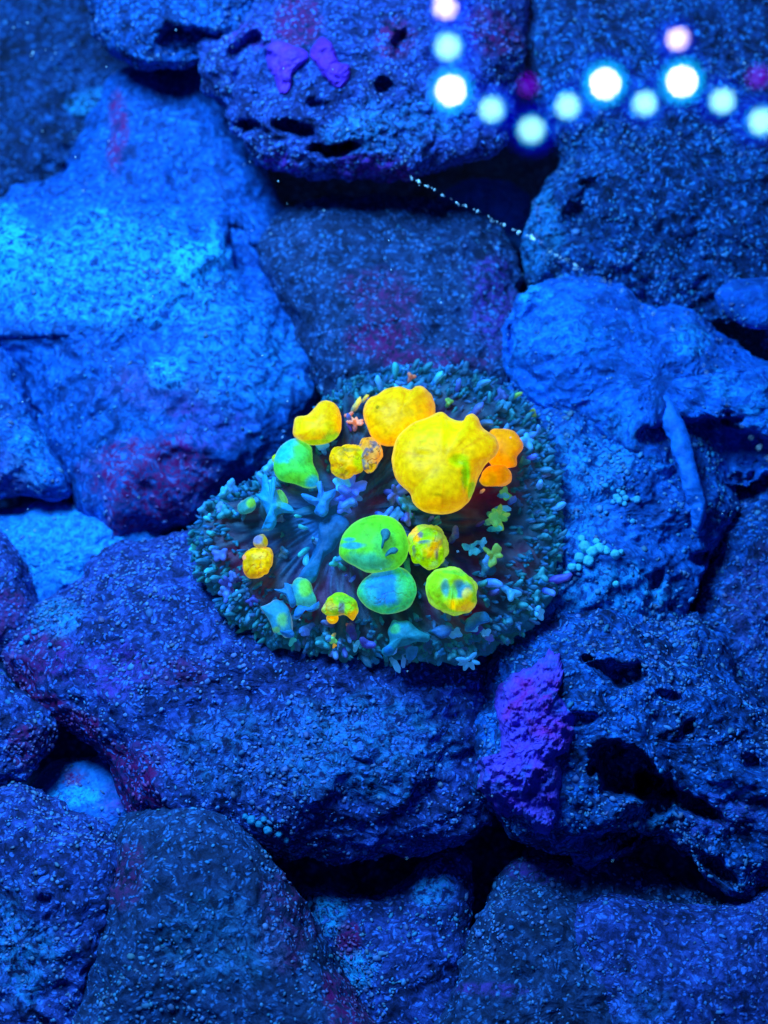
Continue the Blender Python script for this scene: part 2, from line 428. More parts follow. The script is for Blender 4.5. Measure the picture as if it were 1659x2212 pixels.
# ------------------------------------------------------------------ the rocks
RED, VIO, PALE = 0, 1, 2
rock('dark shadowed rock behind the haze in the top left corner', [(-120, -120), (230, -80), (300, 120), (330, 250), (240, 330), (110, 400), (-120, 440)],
     -6.0, 2.0, 'rock_dark', grains=150, stains_highlights=[(190, 215, 50, 30, PALE, .5)], key='B')
rock('knobbly dim blue rock cut off by the top edge, left of the violet patched rock', [(195, -70), (235, 30), (265, 85), (320, 120), (420, 112), (520, 85), (570, 20), (620, -100), (380, -140)],
     -1.2, 2.0, 'rock', grains=600, pits=[(420, 75, 70, 25, 10, 1.0)])
rock('blurred upper shoulder of rock rising above the broad bright left boulder', [(60, 420), (150, 380), (200, 290), (250, 190), (340, 150), (430, 120), (510, 150), (545, 260), (560, 400), (600, 560), (480, 640), (200, 640), (40, 560)],
     -3.9, 2.3, 'rock_soft', grains=150, fine_=.4, tilt=(0, -.25), stains_highlights=[(265, 300, 18, 70, RED, .7)], pits=[(530, 270, 35, 22, 30, .8), (120, 300, 60, 80, 0, 1)])
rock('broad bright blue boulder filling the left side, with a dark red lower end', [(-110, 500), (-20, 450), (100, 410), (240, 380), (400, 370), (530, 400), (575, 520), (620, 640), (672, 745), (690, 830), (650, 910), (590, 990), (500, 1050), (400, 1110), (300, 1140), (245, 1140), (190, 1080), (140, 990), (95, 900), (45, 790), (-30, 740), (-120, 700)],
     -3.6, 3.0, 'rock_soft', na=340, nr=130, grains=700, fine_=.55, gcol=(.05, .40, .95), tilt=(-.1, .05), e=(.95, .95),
     stains_highlights=[(330, 1010, 130, 95, RED, .95), (280, 1100, 70, 45, RED, .9), (320, 830, 120, 50, RED, .25), (410, 1020, 110, 60, RED, .55), (450, 900, 80, 50, VIO, .2), (40, 548, 70, 75, PALE, 1.3), (405, 575, 50, 44, PALE, 1.3), (220, 600, 260, 120, PALE, .5), (355, 795, 45, 30, PALE, .7), (520, 760, 120, 110, PALE, .3)],  # the strongest pale spots are highlights painted into the colour
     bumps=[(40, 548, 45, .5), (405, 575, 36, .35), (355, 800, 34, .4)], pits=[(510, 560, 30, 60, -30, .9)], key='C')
rock('upright blue rock at the left edge beside the black crevice', [(-100, 740), (10, 760), (45, 850), (90, 950), (128, 1035), (105, 1062), (40, 1052), (-100, 1060)],
     -2.6, 1.6, 'rock_soft', grains=250, stains_highlights=[(20, 1010, 50, 50, RED, .3), (60, 970, 50, 70, PALE, .3)])
rock('smooth pale blue stone wedge sunk in the gap below the left boulder', [(-100, 1130), (60, 1108), (200, 1125), (330, 1160), (270, 1240), (180, 1330), (90, 1400), (30, 1330), (-60, 1200)],
     -3.6, 1.6, 'pale', grains=60, stains_highlights=[(140, 1200, 160, 110, PALE, .45)])
rock('small violet tinged rock at the left edge beside the pale stone wedge', [(-100, 1110), (-10, 1150), (45, 1225), (85, 1310), (70, 1390), (0, 1430), (-100, 1440)],
     -2.0, 1.5, 'rock_violet', grains=250, stains_highlights=[(10, 1320, 50, 60, RED, .5)])
rock('violet blue rock at the left edge with its tip by the dark hole', [(-100, 1430), (0, 1445), (55, 1500), (108, 1575), (92, 1640), (40, 1690), (-100, 1730)],
     -1.0, 1.6, 'rock_violet', grains=400, stains_highlights=[(70, 1620, 60, 50, RED, .6)])
rock('small rubble stone with pink and cyan patches beneath the dark hole', [(50, 1715), (110, 1660), (180, 1648), (250, 1652), (310, 1700), (325, 1770), (260, 1800), (240, 1850), (150, 1800), (60, 1760)],
     -2.4, 1.3, 'pale', grains=350, rough=.8, stains_highlights=[(155, 1678, 38, 24, RED, .8), (150, 1720, 60, 24, PALE, .9), (260, 1740, 50, 50, VIO, .35)])
rock('shaded block of rock in the middle above the coral, with a purple red patch', [(582, 545), (612, 490), (700, 445), (850, 430), (960, 432), (1060, 470), (1108, 540), (1122, 640), (1122, 760), (1100, 860), (1000, 960), (760, 960), (712, 860), (660, 720), (620, 640)],
     -2.8, 1.9, 'rock_slate', grains=500, fine_=.6, e=(.6, .8), tilt=(0, -.1), stains_highlights=[(830, 640, 80, 60, RED, .5), (830, 720, 70, 45, RED, .85), (930, 770, 90, 35, RED, .7), (1060, 650, 60, 90, VIO, .35)], key='T')
rock('small blurred blue stone wedged right of the shaded middle rock', [(940, 452), (1000, 390), (1100, 400), (1150, 460), (1140, 545), (1060, 510)],
     -4.2, 1.0, 'pale', grains=60)
rock('overhanging rock at the top centre with violet patches and dark pits', [(455, 110), (515, 40), (560, -70), (760, -140), (1075, -110), (1105, 40), (1098, 180), (1090, 262), (1055, 318), (960, 350), (872, 375), (812, 378), (710, 368), (600, 350), (550, 332), (505, 240), (465, 180)],
     -1.0, 2.4, 'rock_violet', na=320, nr=120, grains=1500, gsize=.05, gcol=(.12, .36, .98), tilt=(0, .2),
     pits=[(738, 306, 48, 17, -8, 1.3), (650, 262, 45, 20, 30, 1.0), (828, 172, 17, 20, 0, .9), (860, 92, 20, 30, 20, .7), (560, 262, 35, 14, 10, .8), (700, 215, 20, 16, 0, .6), (560, 130, 60, 40, 40, .8)],
     stains_highlights=[(655, 50, 55, 45, RED, .9), (850, 85, 40, 40, RED, .85), (1035, 70, 60, 50, RED, .8), (620, 355, 60, 30, VIO, .8), (800, 350, 90, 30, VIO, .6), (850, 362, 40, 16, RED, .5), (560, 80, 60, 40, VIO, .5), (850, 250, 130, 60, PALE, .3)], key='U')
rock('large gravelly boulder in the upper right, under the reflected lamps', [(1132, 480), (1170, 400), (1225, 340), (1195, 250), (1150, 150), (1128, 20), (1160, -140), (1780, -140), (1780, 740), (1620, 740), (1540, 710), (1440, 690), (1350, 640), (1260, 620), (1190, 615), (1150, 600), (1132, 545)],
     -2.6, 3.0, 'rock_gravel', na=340, nr=130, grains=2600, gsize=.065, gcol=(.04, .36, .95), centre=(1450, 300), rough=1.1,
     stains_highlights=[(1180, 520, 50, 110, PALE, .35), (1300, 620, 90, 20, RED, .15)], pits=[(1270, 450, 40, 70, 20, .7), (1600, 690, 30, 60, 70, .8)])
rock('small smooth blue stone at the right edge, on the gravelly boulder', [(1545, 640), (1585, 606), (1660, 603), (1760, 610), (1760, 700), (1650, 712), (1590, 694)],
     -.2, .7, 'film', grains=60, rough=.6)
rock('rock right of the coral, crusted with pale beads and grains', [(1090, 900), (1150, 830), (1250, 800), (1400, 820), (1490, 900), (1540, 1000), (1575, 1090), (1530, 1160), (1500, 1230), (1462, 1290), (1420, 1345), (1300, 1362), (1200, 1352), (1130, 1395), (1040, 1380), (1000, 1180), (1040, 1000)],
     -1.6, 2.3, 'rock_soft', na=320, nr=120, grains=2000, gsize=.065, gcol=(.04, .42, .98), tilt=(.1, .1),
     pits=[(1490, 1190, 22, 14, 0, .8), (1400, 1240, 14, 26, 0, .6), (1300, 940, 40, 40, 0, .4)], bumps=[(1340, 1040, 60, .4), (1290, 1230, 80, .3)],
     stains_highlights=[(1280, 1000, 110, 90, PALE, .35), (1300, 1260, 130, 70, PALE, .4), (1240, 1120, 70, 70, PALE, .3)], key='P')
rock('smooth slime covered bright blue rock right of the shaded middle rock', [(1118, 705), (1135, 645), (1190, 612), (1280, 608), (1345, 625), (1400, 676), (1465, 668), (1540, 715), (1600, 755), (1660, 785), (1780, 800), (1780, 1000), (1665, 1005), (1600, 1040), (1545, 1035), (1500, 1000), (1478, 1010), (1440, 1045), (1395, 1048), (1350, 1010), (1310, 950), (1230, 905), (1160, 870), (1126, 800)],
     -.9, 1.5, 'film', na=320, nr=110, grains=500, rough=.95, e=(.7, .9), gsize=.035, fine_=1.5, tilt=(0, .15), centre=(1420, 820),
     pits=[(1560, 960, 130, 60, 10, 1.3), (1170, 680, 14, 40, 10, .3), (1140, 740, 10, 40, 0, .3)],
     bumps=[(1160, 735, 30, .35), (1150, 650, 34, .35), (1250, 700, 90, .4), (1480, 760, 60, .3), (1395, 900, 70, .35), (1420, 1010, 40, .3), (1600, 850, 50, .3)],
     stains_highlights=[(1490, 740, 40, 30, PALE, .5), (1560, 830, 50, 30, PALE, .5), (1160, 640, 40, 30, PALE, .6), (1330, 930, 60, 60, PALE, .2), (1250, 720, 70, 60, PALE, .25), (1400, 1010, 50, 40, PALE, .35), (1170, 740, 24, 40, PALE, .3), (1640, 860, 50, 60, PALE, .4)], key='Q')
rock('dim blue rock at the right edge beyond the dark crack', [(1548, 1130), (1610, 1045), (1780, 1000), (1780, 1680), (1660, 1600), (1580, 1480), (1505, 1370), (1515, 1270), (1560, 1190)],
     -2.4, 2.0, 'rock', grains=1000, stains_highlights=[(1590, 1500, 40, 30, PALE, .6), (1640, 1300, 60, 120, RED, .15)], pits=[(1560, 1440, 50, 40, 0, .8)])
rock('wide violet blue slab that the coral sits on, with a dark red lower left rim', [(15, 1390), (75, 1312), (170, 1262), (270, 1195), (400, 1168), (600, 1120), (900, 1200), (1060, 1380), (1090, 1500), (1085, 1600), (1060, 1700), (1010, 1790), (900, 1832), (760, 1845), (640, 1838), (570, 1800), (480, 1768), (400, 1768), (330, 1742), (285, 1690), (235, 1622), (130, 1552), (55, 1495), (8, 1432)],
     -1.6, 2.5, 'rock_violet', na=380, nr=140, grains=3200, gsize=.055, gcol=(.14, .36, .95), tilt=(0, .1), rough=.8,
     stains_highlights=[(335, 1690, 60, 80, RED, 1.2), (270, 1630, 70, 60, RED, 1.2), (200, 1580, 70, 50, RED, 1.2), (120, 1530, 70, 45, RED, 1.1), (60, 1470, 55, 50, RED, .9), (390, 1740, 70, 40, RED, 1.2), (90, 1420, 90, 70, RED, .5), (450, 1775, 120, 30, RED, .9), (330, 1610, 60, 40, RED, .4), (400, 1460, 60, 30, RED, .4), (250, 1450, 120, 60, VIO, .3), (780, 1600, 190, 110, PALE, .28), (150, 1340, 60, 40, PALE, .4), (540, 1610, 130, 80, PALE, .15)],
     bumps=[(760, 1620, 160, .4)], key='G')
rock('porous rock at the lower right with dark holes, behind the violet encrusting coral', [(1062, 1600), (1085, 1500), (1130, 1400), (1230, 1348), (1380, 1330), (1500, 1385), (1590, 1490), (1680, 1580), (1780, 1640), (1780, 1880), (1660, 1900), (1600, 1945), (1530, 1900), (1480, 1840), (1400, 1822), (1340, 1838), (1290, 1852), (1235, 1822), (1170, 1792), (1100, 1745), (1048, 1690)],
     -1.0, 2.6, 'rock', na=380, nr=150, grains=3200, gsize=.055, gcol=(.08, .36, .95), rough=1.15, centre=(1400, 1600),
     pits=[(1350, 1472, 48, 20, 5, 1.0), (1355, 1655, 62, 42, 25, 2.4), (1420, 1705, 42, 42, 50, 2.2), (1490, 1735, 70, 16, 28, 1.4), (1280, 1560, 24, 12, -5, .5), (1440, 1520, 22, 12, 20, .45), (1370, 1805, 60, 22, 12, 1.0), (1540, 1860, 60, 16, 40, .7), (1600, 1640, 26, 16, 25, .5), (1480, 1580, 14, 12, 0, .5), (1290, 1450, 14, 10, 0, .5)],
     stains_highlights=[(1180, 1400, 60, 20, VIO, .2), (1400, 1740, 70, 40, PALE, .2), (1560, 1760, 80, 60, VIO, .2)], key='N')
rock('bottom left rock with dense light specks, cut by the left edge', [(-110, 1720), (-20, 1708), (60, 1730), (140, 1775), (225, 1830), (258, 1890), (238, 1990), (205, 2120), (170, 2320), (-110, 2320)],
     -.8, 2.0, 'rock_violet', grains=1700, gcol=(.12, .38, .95), stains_highlights=[(40, 2060, 80, 120, PALE, .35)], pits=[(90, 1960, 16, 12, 0, .3)])
rock('rounded slate blue rock at the bottom centre left with a reddish right flank', [(262, 1830), (290, 1785), (350, 1762), (425, 1770), (500, 1808), (585, 1880), (655, 1965), (705, 2050), (750, 2140), (815, 2330), (150, 2330), (195, 2110), (230, 1960), (250, 1890)],
     -.5, 2.2, 'rock_slate', na=300, nr=110, grains=1300, gcol=(.05, .36, .85), rough=.6,
     stains_highlights=[(720, 2190, 70, 110, RED, .75), (610, 2000, 70, 100, RED, .35), (290, 1900, 50, 70, RED, .4), (470, 2040, 120, 90, PALE, .12)], centre=(440, 2050))
rock('low rock in the bottom gap with a bright blue top and red fleck', [(640, 1930), (700, 1915), (790, 1925), (870, 1905), (920, 1860), (965, 1832), (1005, 1852), (1022, 1910), (1012, 2000), (1005, 2100), (1030, 2330), (780, 2330), (715, 2110), (668, 2000)],
     -2.2, 1.4, 'rock_violet', grains=900, gcol=(.08, .40, .95), stains_highlights=[(930, 1930, 45, 40, PALE, .5), (760, 2040, 22, 40, RED, .95), (690, 1970, 60, 50, PALE, .8), (770, 2100, 50, 40, PALE, .7)], tilt=(.1, 0))
rock('flat blue slab partly buried between the porous rock and the bottom right boulder', [(1080, 1905), (1140, 1862), (1240, 1845), (1330, 1850), (1430, 1880), (1560, 1940), (1640, 1990), (1500, 2060), (1200, 2050), (1060, 1990)],
     -1.6, 1.3, 'rock_slate', grains=500, stains_highlights=[(1200, 1880, 100, 30, VIO, .3)])
rock('bottom rock with slate and violet streaks, left of the bottom right boulder', [(1003, 2090), (1022, 2010), (1060, 1950), (1130, 1920), (1200, 1935), (1290, 1960), (1400, 2050), (1500, 2330), (960, 2330), (985, 2160)],
     -.9, 1.5, 'rock_slate', grains=1100, stains_highlights=[(1060, 2140, 90, 16, VIO, .3)])
rock('smooth bright violet blue boulder in the bottom right corner', [(1205, 2000), (1250, 1948), (1330, 1932), (1430, 1945), (1540, 1950), (1640, 1925), (1780, 1890), (1780, 2330), (1340, 2330), (1250, 2180), (1212, 2080)],
     -.8, 1.8, 'rock_violet', grains=1000, gcol=(.08, .30, .95), gsize=.04, rough=.5, stains_highlights=[(1400, 2200, 90, 60, PALE, .1)])
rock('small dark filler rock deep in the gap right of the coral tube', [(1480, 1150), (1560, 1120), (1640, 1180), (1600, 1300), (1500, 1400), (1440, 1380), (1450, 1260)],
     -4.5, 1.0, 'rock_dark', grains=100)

# ------------------------------------------------------------------ crusts that follow a rock
def crust(name, label, pts, key, thick, c1, c2, na=150, nr=44, lift=0.0, cat=None, group=None, seed=0, rough=1.0, parent=None):
    Q = smooth_poly(pts, na); c = centroid(Q)
    K = np.concatenate([Q * .03, np.full((na, 1), seed)], 1)
    Q = c + (Q - c) * (1 + .16 * fbm(K, 1.0, 5, .7))[:, None]
    s = np.sin(np.linspace(0, math.pi / 2, nr + 1)[1:])
    PX = np.concatenate([[c], (c + s[:, None, None] * (Q - c)).reshape(-1, 2)])
    P, Nn = cast(key, PX[:, 0], PX[:, 1])
    S = np.concatenate([[0], np.repeat(s, na)])
    bad = np.isnan(P[:, 0])
    if bad.any():
        good = P[~bad].mean(0)
        dd = rays(PX[bad, 0], PX[bad, 1]); nn = tocam(good)
        P[bad] = C + dd * (((good - C) @ nn) / (dd @ nn))[:, None]
    c0 = P[0].copy(); n = tocam(c0)
    prof = np.clip(1 - S ** 4, 0, 1) ** .5
    f = fbm(P + seed, 1.1, 4, .6) * .45 + fbm(P + seed + 9, 3.0, 3, .6) * .2
    top = P + n * (thick * prof * (1 + rough * f) + lift - .03 + .16 * rough * prof * fbm(P + seed + 3, 3.5, 4, .65))[:, None]
    ring = top[-na:] - n * (thick * .9 + .3)
    V = np.concatenate([top, ring])
    i = np.arange(nr * na).reshape(nr, na) + 1
    i = np.concatenate([i, (len(top) + np.arange(na))[None]])
    a, b = i[:-1], i[1:]
    q = np.stack([a, np.roll(a, -1, 1), np.roll(b, -1, 1), b], -1).reshape(-1, 4)
    T = np.concatenate([q[:, [0, 1, 2]], q[:, [0, 2, 3]], np.stack([np.zeros(na, int), np.roll(i[0], -1), i[0]], -1)])
    v = V[T[0]]
    if np.cross(v[1] - v[0], v[2] - v[0]) @ n < 0: T = T[:, ::-1]
    k = sstep(-.1, .35, fbm(V + seed + 20, .8, 4, .65))[:, None]
    col = np.array(c1) * (1 - k) + np.array(c2) * k
    if rough > 1:
        k = (.55 * sstep(.12, .35, fbm(V + seed + 70, 1.3, 4, .65) + .25 * np.concatenate([S ** 6, np.ones(na)])))[:, None]
        col = col * (1 - k) + np.array([.02, .15, .62]) * k
    o = build(name, V - c0, T, M['crust'], parent=parent, colour=col)
    o.location = c0 - (np.array(parent.location) if parent else 0)
    if label: tag(o, label, cat, group)
    return o

PUR = (.20, .06, .72); MAG = (.34, .02, .45)
crust('encrusting_coral', 'smooth purple crust on the top centre rock, left one of its two lobes', [(578, 105), (600, 88), (632, 98), (660, 108), (668, 125), (650, 142), (632, 160), (626, 195), (604, 200), (592, 172), (578, 140)],
      'U', .32, (.24, .05, .80), (.30, .035, .75), cat='coral', group='violet encrusting corals', seed=2, rough=.7)
crust('encrusting_coral', 'smooth purple crust on the top centre rock, right one with the curled tip', [(674, 100), (690, 82), (712, 90), (726, 112), (735, 135), (754, 140), (756, 162), (742, 186), (722, 186), (700, 168), (684, 140), (670, 122)],
      'U', .36, (.22, .03, .72), (.28, .03, .70), cat='coral', group='violet encrusting corals', seed=3, rough=.7)
crust('encrusting_coral', 'tall knobbly violet crust on the left side of the porous rock, beside the slab', [(1168, 1430), (1190, 1402), (1212, 1418), (1215, 1470), (1205, 1500), (1232, 1535), (1240, 1575), (1225, 1620), (1200, 1640), (1212, 1660), (1210, 1710), (1205, 1750), (1190, 1795), (1160, 1800), (1130, 1765), (1090, 1760), (1055, 1735), (1035, 1700), (1028, 1655), (1045, 1635), (1068, 1650), (1082, 1610), (1078, 1570), (1070, 1540), (1068, 1500), (1090, 1470), (1130, 1450)],
      'N', .5, (.20, .08, .80), (.42, .025, .50), cat='coral', group='violet encrusting corals', seed=4, rough=1.6, na=380, nr=110)

# ------------------------------------------------------------------ white tube on the right rock
def tube(name, label, path, radii, mat, col, key=None, parent=None, cat=None, off=.25, seg=28):
    P = []
    for (x, y, h) in path: P.append(reef(x, y, h))
    P = np.array(P)
    t = np.linspace(0, len(P) - 1, len(P) * 10)
    idx = np.arange(len(P))
    # smooth by cubic interpolation of each axis
    def cr(a, tt):
        i = np.clip(np.floor(tt).astype(int), 0, len(a) - 2); f = (tt - i)[:, None] if a.ndim > 1 else tt - i
        g = lambda j: a[np.clip(j, 0, len(a) - 1)]
        p0, p1, p2, p3 = g(i - 1), g(i), g(i + 1), g(i + 2)
        return .5 * (2 * p1 + (p2 - p0) * f + (2 * p0 - 5 * p1 + 4 * p2 - p3) * f ** 2 + (-p0 + 3 * p1 - 3 * p2 + p3) * f ** 3)
    Q = cr(P, t); R = cr(np.array(radii, float), t)
    tan = np.gradient(Q, axis=0); tan /= np.linalg.norm(tan, axis=1, keepdims=True)
    ref = tocam(Q[0]); s = np.cross(tan, ref); s /= np.linalg.norm(s, axis=1, keepdims=True); u = np.cross(s, tan)
    a = np.linspace(0, 2 * math.pi, seg, endpoint=False)
    V = (Q[:, None] + R[:, None, None] * (np.cos(a)[None, :, None] * s[:, None] + np.sin(a)[None, :, None] * u[:, None])).reshape(-1, 3)
    V = V + (fbm(V, 2.2, 4, .65) * .17)[:, None] * (tocam(Q[0]) + .6 * s.mean(0))
    m = len(Q)
    i = np.arange(m * seg).reshape(m, seg)
    q = np.stack([i[:-1], i[1:], np.roll(i[1:], -1, 1), np.roll(i[:-1], -1, 1)], -1).reshape(-1, 4)
    V = np.concatenate([V, Q[:1], Q[-1:]])
    T = np.concatenate([q[:, [0, 1, 2]], q[:, [0, 2, 3]], np.stack([np.full(seg, m * seg), i[0], np.roll(i[0], -1)], -1), np.stack([np.full(seg, m * seg + 1), np.roll(i[-1], -1), i[-1]], -1)])
    c0 = Q[0]
    o = build(name, V - c0, T, M[mat], parent=parent, colour=np.tile(np.array(col, float), (len(V), 1)))
    o.location = c0 - (np.array(parent.location) if parent else 0)
    if label: tag(o, label, cat)
    return o
tube('worm_tube', 'long pale blue tube running down from the slime covered rock', [(1380, 820, .25), (1425, 870, .5), (1460, 930, .75), (1482, 1000, .8), (1499, 1060, .7), (1508, 1105, .5), (1506, 1150, .1)],
     [.26, .32, .27, .25, .24, .22, .10], 'crust', (.010, .24, .92), cat='worm tube')

# beads on the right rock
def bead_cluster(label, spots, key, col):
    P, Nn = cast(key, [s[0] for s in spots], [s[1] for s in spots])
    root = empty('bead_cluster', P[0])
    tag(root, label, 'bead cluster')
    for p, n_, s in zip(P, Nn, spots):
        if np.isnan(p[0]): continue
        r = s[2] * 0.0121
        V = IV.copy(); F = IF.copy()
        for _ in range(2):
            new = {}; VV = V.tolist(); FF = []
            for a, b, c in F:
                m = []
                for i, j in ((a, b), (b, c), (c, a)):
                    kk = (min(i, j), max(i, j))
                    if kk not in new: new[kk] = len(VV); q = np.array(VV[i]) + np.array(VV[j]); VV.append((q / np.linalg.norm(q)).tolist())
                    m.append(new[kk])
                FF += [(a, m[0], m[2]), (b, m[1], m[0]), (c, m[2], m[1]), (m[0], m[1], m[2])]
            V = np.array(VV); F = np.array(FF)
        V = V * r * (1 + .25 * fbm(V + s[0], 1.3, 2))[:, None] * np.array([1, rng.uniform(.8, 1.1), .9])
        o = build('bead', V, F, M['crust'], parent=root, colour=np.tile(np.array(col) * rng.uniform(.8, 1.1), (len(V), 1)))
        o.location = p - P[0] + n_ * r * .5
cy = (.10, .62, .95)
bead_cluster('cluster of round pale blue beads, upper of the two right of the coral',
             [(1330, 1072, 8), (1345, 1065, 7), (1340, 1082, 8), (1352, 1078, 7), (1326, 1085, 6), (1349, 1090, 6), (1375, 1083, 9), (1365, 1128, 6), (1337, 1058, 5)], 'P', cy)
bead_cluster('brightest cyan clump of beads beside the coral\'s right edge',
             [(1262, 1185, 13), (1278, 1196, 13), (1296, 1188, 12), (1252, 1202, 11), (1270, 1212, 12), (1310, 1192, 9), (1328, 1200, 11), (1340, 1195, 7), (1256, 1166, 8), (1238, 1228, 11), (1224, 1240, 9), (1290, 1172, 8), (1328, 1260, 8), (1250, 1228, 8)], 'P', (.12, .80, .98))

bead_cluster('little cyan growths under the lower edge of the wide slab, near its dark red rim',
             [(545, 1772, 9), (560, 1780, 8), (578, 1790, 9), (600, 1800, 7), (530, 1764, 6), (618, 1812, 7), (570, 1770, 6)], 'G', (.03, .36, .62))
bead_cluster('short row of pale cyan grains on the far left tip of the wide slab',
             [(60, 1378, 8), (75, 1368, 7), (48, 1392, 6), (92, 1360, 6), (130, 1340, 5), (110, 1392, 5)], 'G', (.04, .40, .80))

# ------------------------------------------------------------------ the mushroom coral
def Z1(pts): return [(386.8 + .5087 * x, 756.0 + .5087 * y) for x, y in pts]
OUT = [(412, 1170), (428, 1112), (500, 1062), (560, 1035), (620, 985), (680, 900), (740, 828), (850, 795), (960, 792), (1060, 818), (1130, 862), (1185, 950), (1205, 1050), (1208, 1180), (1185, 1285), (1130, 1362), (1040, 1405), (920, 1425), (800, 1422), (690, 1405), (560, 1375), (482, 1318), (432, 1250)]
MOUTH = np.array([735.0, 1105.0])
V, T, PX, S, Z, out, c0, n = lump(OUT, .3, 1.5, 300, 110, .85, .62, (.05, .12), (770, 1110), under=.35, rim_noise=.03)
d = PX - MOUTH
ang = np.arctan2(d[:, 1], d[:, 0]); rad = np.hypot(d[:, 0], d[:, 1])
A3 = np.stack([np.cos(ang) * 4.2, np.sin(ang) * 4.2, rad * .004], 1)
streak = fbm(A3, 1.6, 3, .6)
V = V + out * ((streak * .42 * sstep(20, 160, rad) + .5 * fbm(V, .35, 3) - .7 * np.exp(-(rad / 70) ** 2)) * sstep(-.3, .3, Z))[:, None]
V = V + out * (.16 * fbm(V + 5, 2.6, 3, .6) * sstep(.55, .9, S) * sstep(-.3, .2, Z))[:, None]
maroon = np.array([.12, .005, .045]); tealc = np.array([.006, .10, .16]); bluec = np.array([.008, .12, .36]); nightc = np.array([.006, .012, .05])
k1 = sstep(-.15, .35, streak)[:, None]; k2 = sstep(-.2, .3, fbm(V + 40, .5, 3))[:, None]
col = nightc * (1 - k2) + maroon * k2
col = col * (1 - .6 * k1) + tealc * .75 * k1
g = np.exp(-(((PX[:, 0] - 700) / 90) ** 2 + ((PX[:, 1] - 1150) / 110) ** 2))[:, None]
col = col * (1 - g) + bluec * g
rimk = sstep(.72, .98, S)[:, None]
col = col * (1 - rimk) + np.array([.007, .10, .19]) * rimk
coral = empty('mushroom_coral', c0)
tag(coral, 'round mushroom coral with glowing yellow and green bubbles on a teal fringed disc', 'coral')
disc = build('oral_disc', V - c0, T, M['flesh'], parent=coral, colour=col)
TREES['disc'] = (BVHTree.FromPolygons([tuple(v) for v in V], T.tolist()), V, T)

YEL = np.array([1.0, .55, .0]); ORA = np.array([1.0, .34, .0]); GRN = np.array([.06, .62, .06]); LIM = np.array([.40, .72, .0]); CYA = np.array([.01, .42, .62])
BLU = np.array([.015, .22, .85]); TEA = np.array([.012, .20, .38]); LIL = np.array([.12, .18, .45]); GRY = np.array([.16, .16, .20]); SEA = np.array([.02, .34, .28])

def soft(nz, a=-.1, b=.1): return sstep(a, b, nz)[:, None]
def bubble(pts, lift, hgt, c, paint=(), dents=(), mot=0.0, motc=None, name='bubble', label=None, e=(.85, .8), na=96, nr=44, stalk=True, rough=.06, mat='bubble', rim=.10):
    """paint: (x, y, rx, ry, colour, strength) in the close-up's own picture units; everything sits above the disc."""
    Q = Z1(pts); cc = centroid(smooth_poly(Q, 60))
    hp, hn = cast('disc', [cc[0]], [cc[1]])
    if np.isnan(hp[0, 0]): hp = np.array([reef(cc[0], cc[1], 1.0)])
    depth = float(hp[0] @ NS)
    V, T, PX, S, Z, out, b0, nn = lump(Q, depth + lift, hgt, na, nr, e[0], e[1], under=.8)
    V = V + out * (fbm(V + 60, 1.1, 3) * rough * 2 + fbm(V + 10, 3.5, 2) * rough * .6)[:, None]
    X = (PX[:, 0] - 386.8) / .5087; Y = (PX[:, 1] - 756.0) / .5087
    col = np.tile(np.array(c, float), (len(V), 1))
    nz = fbm(V + 80, 2.0, 4, .65)
    for (x, y, rx, ry, pc, st) in paint:
        q = ((X - x) / rx) ** 2 + ((Y - y) / ry) ** 2
        k = (st * sstep(1.4, .2, q - nz * 1.1))[:, None]
        col = col * (1 - k) + np.array(pc) * k
    if mot:
        k = mot * soft(fbm(V + 200, 3.0, 3, .6), .02, .22); col = col * (1 - k) + np.array(motc) * k
        cr = mot * (1 - sstep(.0, .055, np.abs(fbm(V + 300, 2.2, 3, .6)))) * (Z > -.2)
        col = col * (1 - .85 * cr[:, None]) + np.array([.07, .06, .03]) * .85 * cr[:, None]
        V = V - out * (.05 * cr)[:, None]
    for (x, y, rx, ry, dep) in dents:
        q = ((X - x) / rx) ** 2 + ((Y - y) / ry) ** 2
        V = V - nn * (dep * np.exp(-q) * (Z > 0))[:, None]
    fold = sstep(.0, .5, fbm(np.stack([np.cos(np.arctan2(Y - Y.mean(), X - X.mean())) * 3, np.sin(np.arctan2(Y - Y.mean(), X - X.mean())) * 3, S * .5 + b0[0]], 1), 1.6, 4, .7))
    col = col * (1 - .28 * (fold * sstep(.15, .5, S))[:, None] * np.array([.5, 1, 1]))
    k = (rim * sstep(.93, 1.0, S))[:, None]
    col = col * (1 - k) + np.array([1, .75, .45]) * k * (1 if mat == 'bubble' else 0) + (col * k if mat != 'bubble' else 0)
    o = build(name, V - b0, T, M[mat], parent=coral, colour=np.clip(col, 0, 1))
    o.location = b0 - c0
    if label: o['label'] = label
    if stalk and lift > .15:
        # fleshy neck that carries the bubble down to the disc
        r0 = np.linalg.norm(V - b0, axis=1).max() * .34
        a = np.linspace(0, 2 * math.pi, 20, endpoint=False)
        s1 = np.cross(NS, RIGHT); rings = []
        for kx in range(7):
            f = kx / 6; p = b0 * (1 - f) + (hp[0] - NS * .5) * f
            r = r0 * (.8 + 1.0 * f * f)
            rings.append(p + r * (np.cos(a)[:, None] * RIGHT + np.sin(a)[:, None] * s1))
        SV = np.concatenate(rings); i = np.arange(7 * 20).reshape(7, 20)
        q = np.stack([i[:-1], np.roll(i[:-1], -1, 1), np.roll(i[1:], -1, 1), i[1:]], -1).reshape(-1, 4)
        st = build('stalk', SV - b0, q, M['flesh'], parent=o, colour=np.tile(np.array([.02, .12, .20]), (len(SV), 1)))
    return o

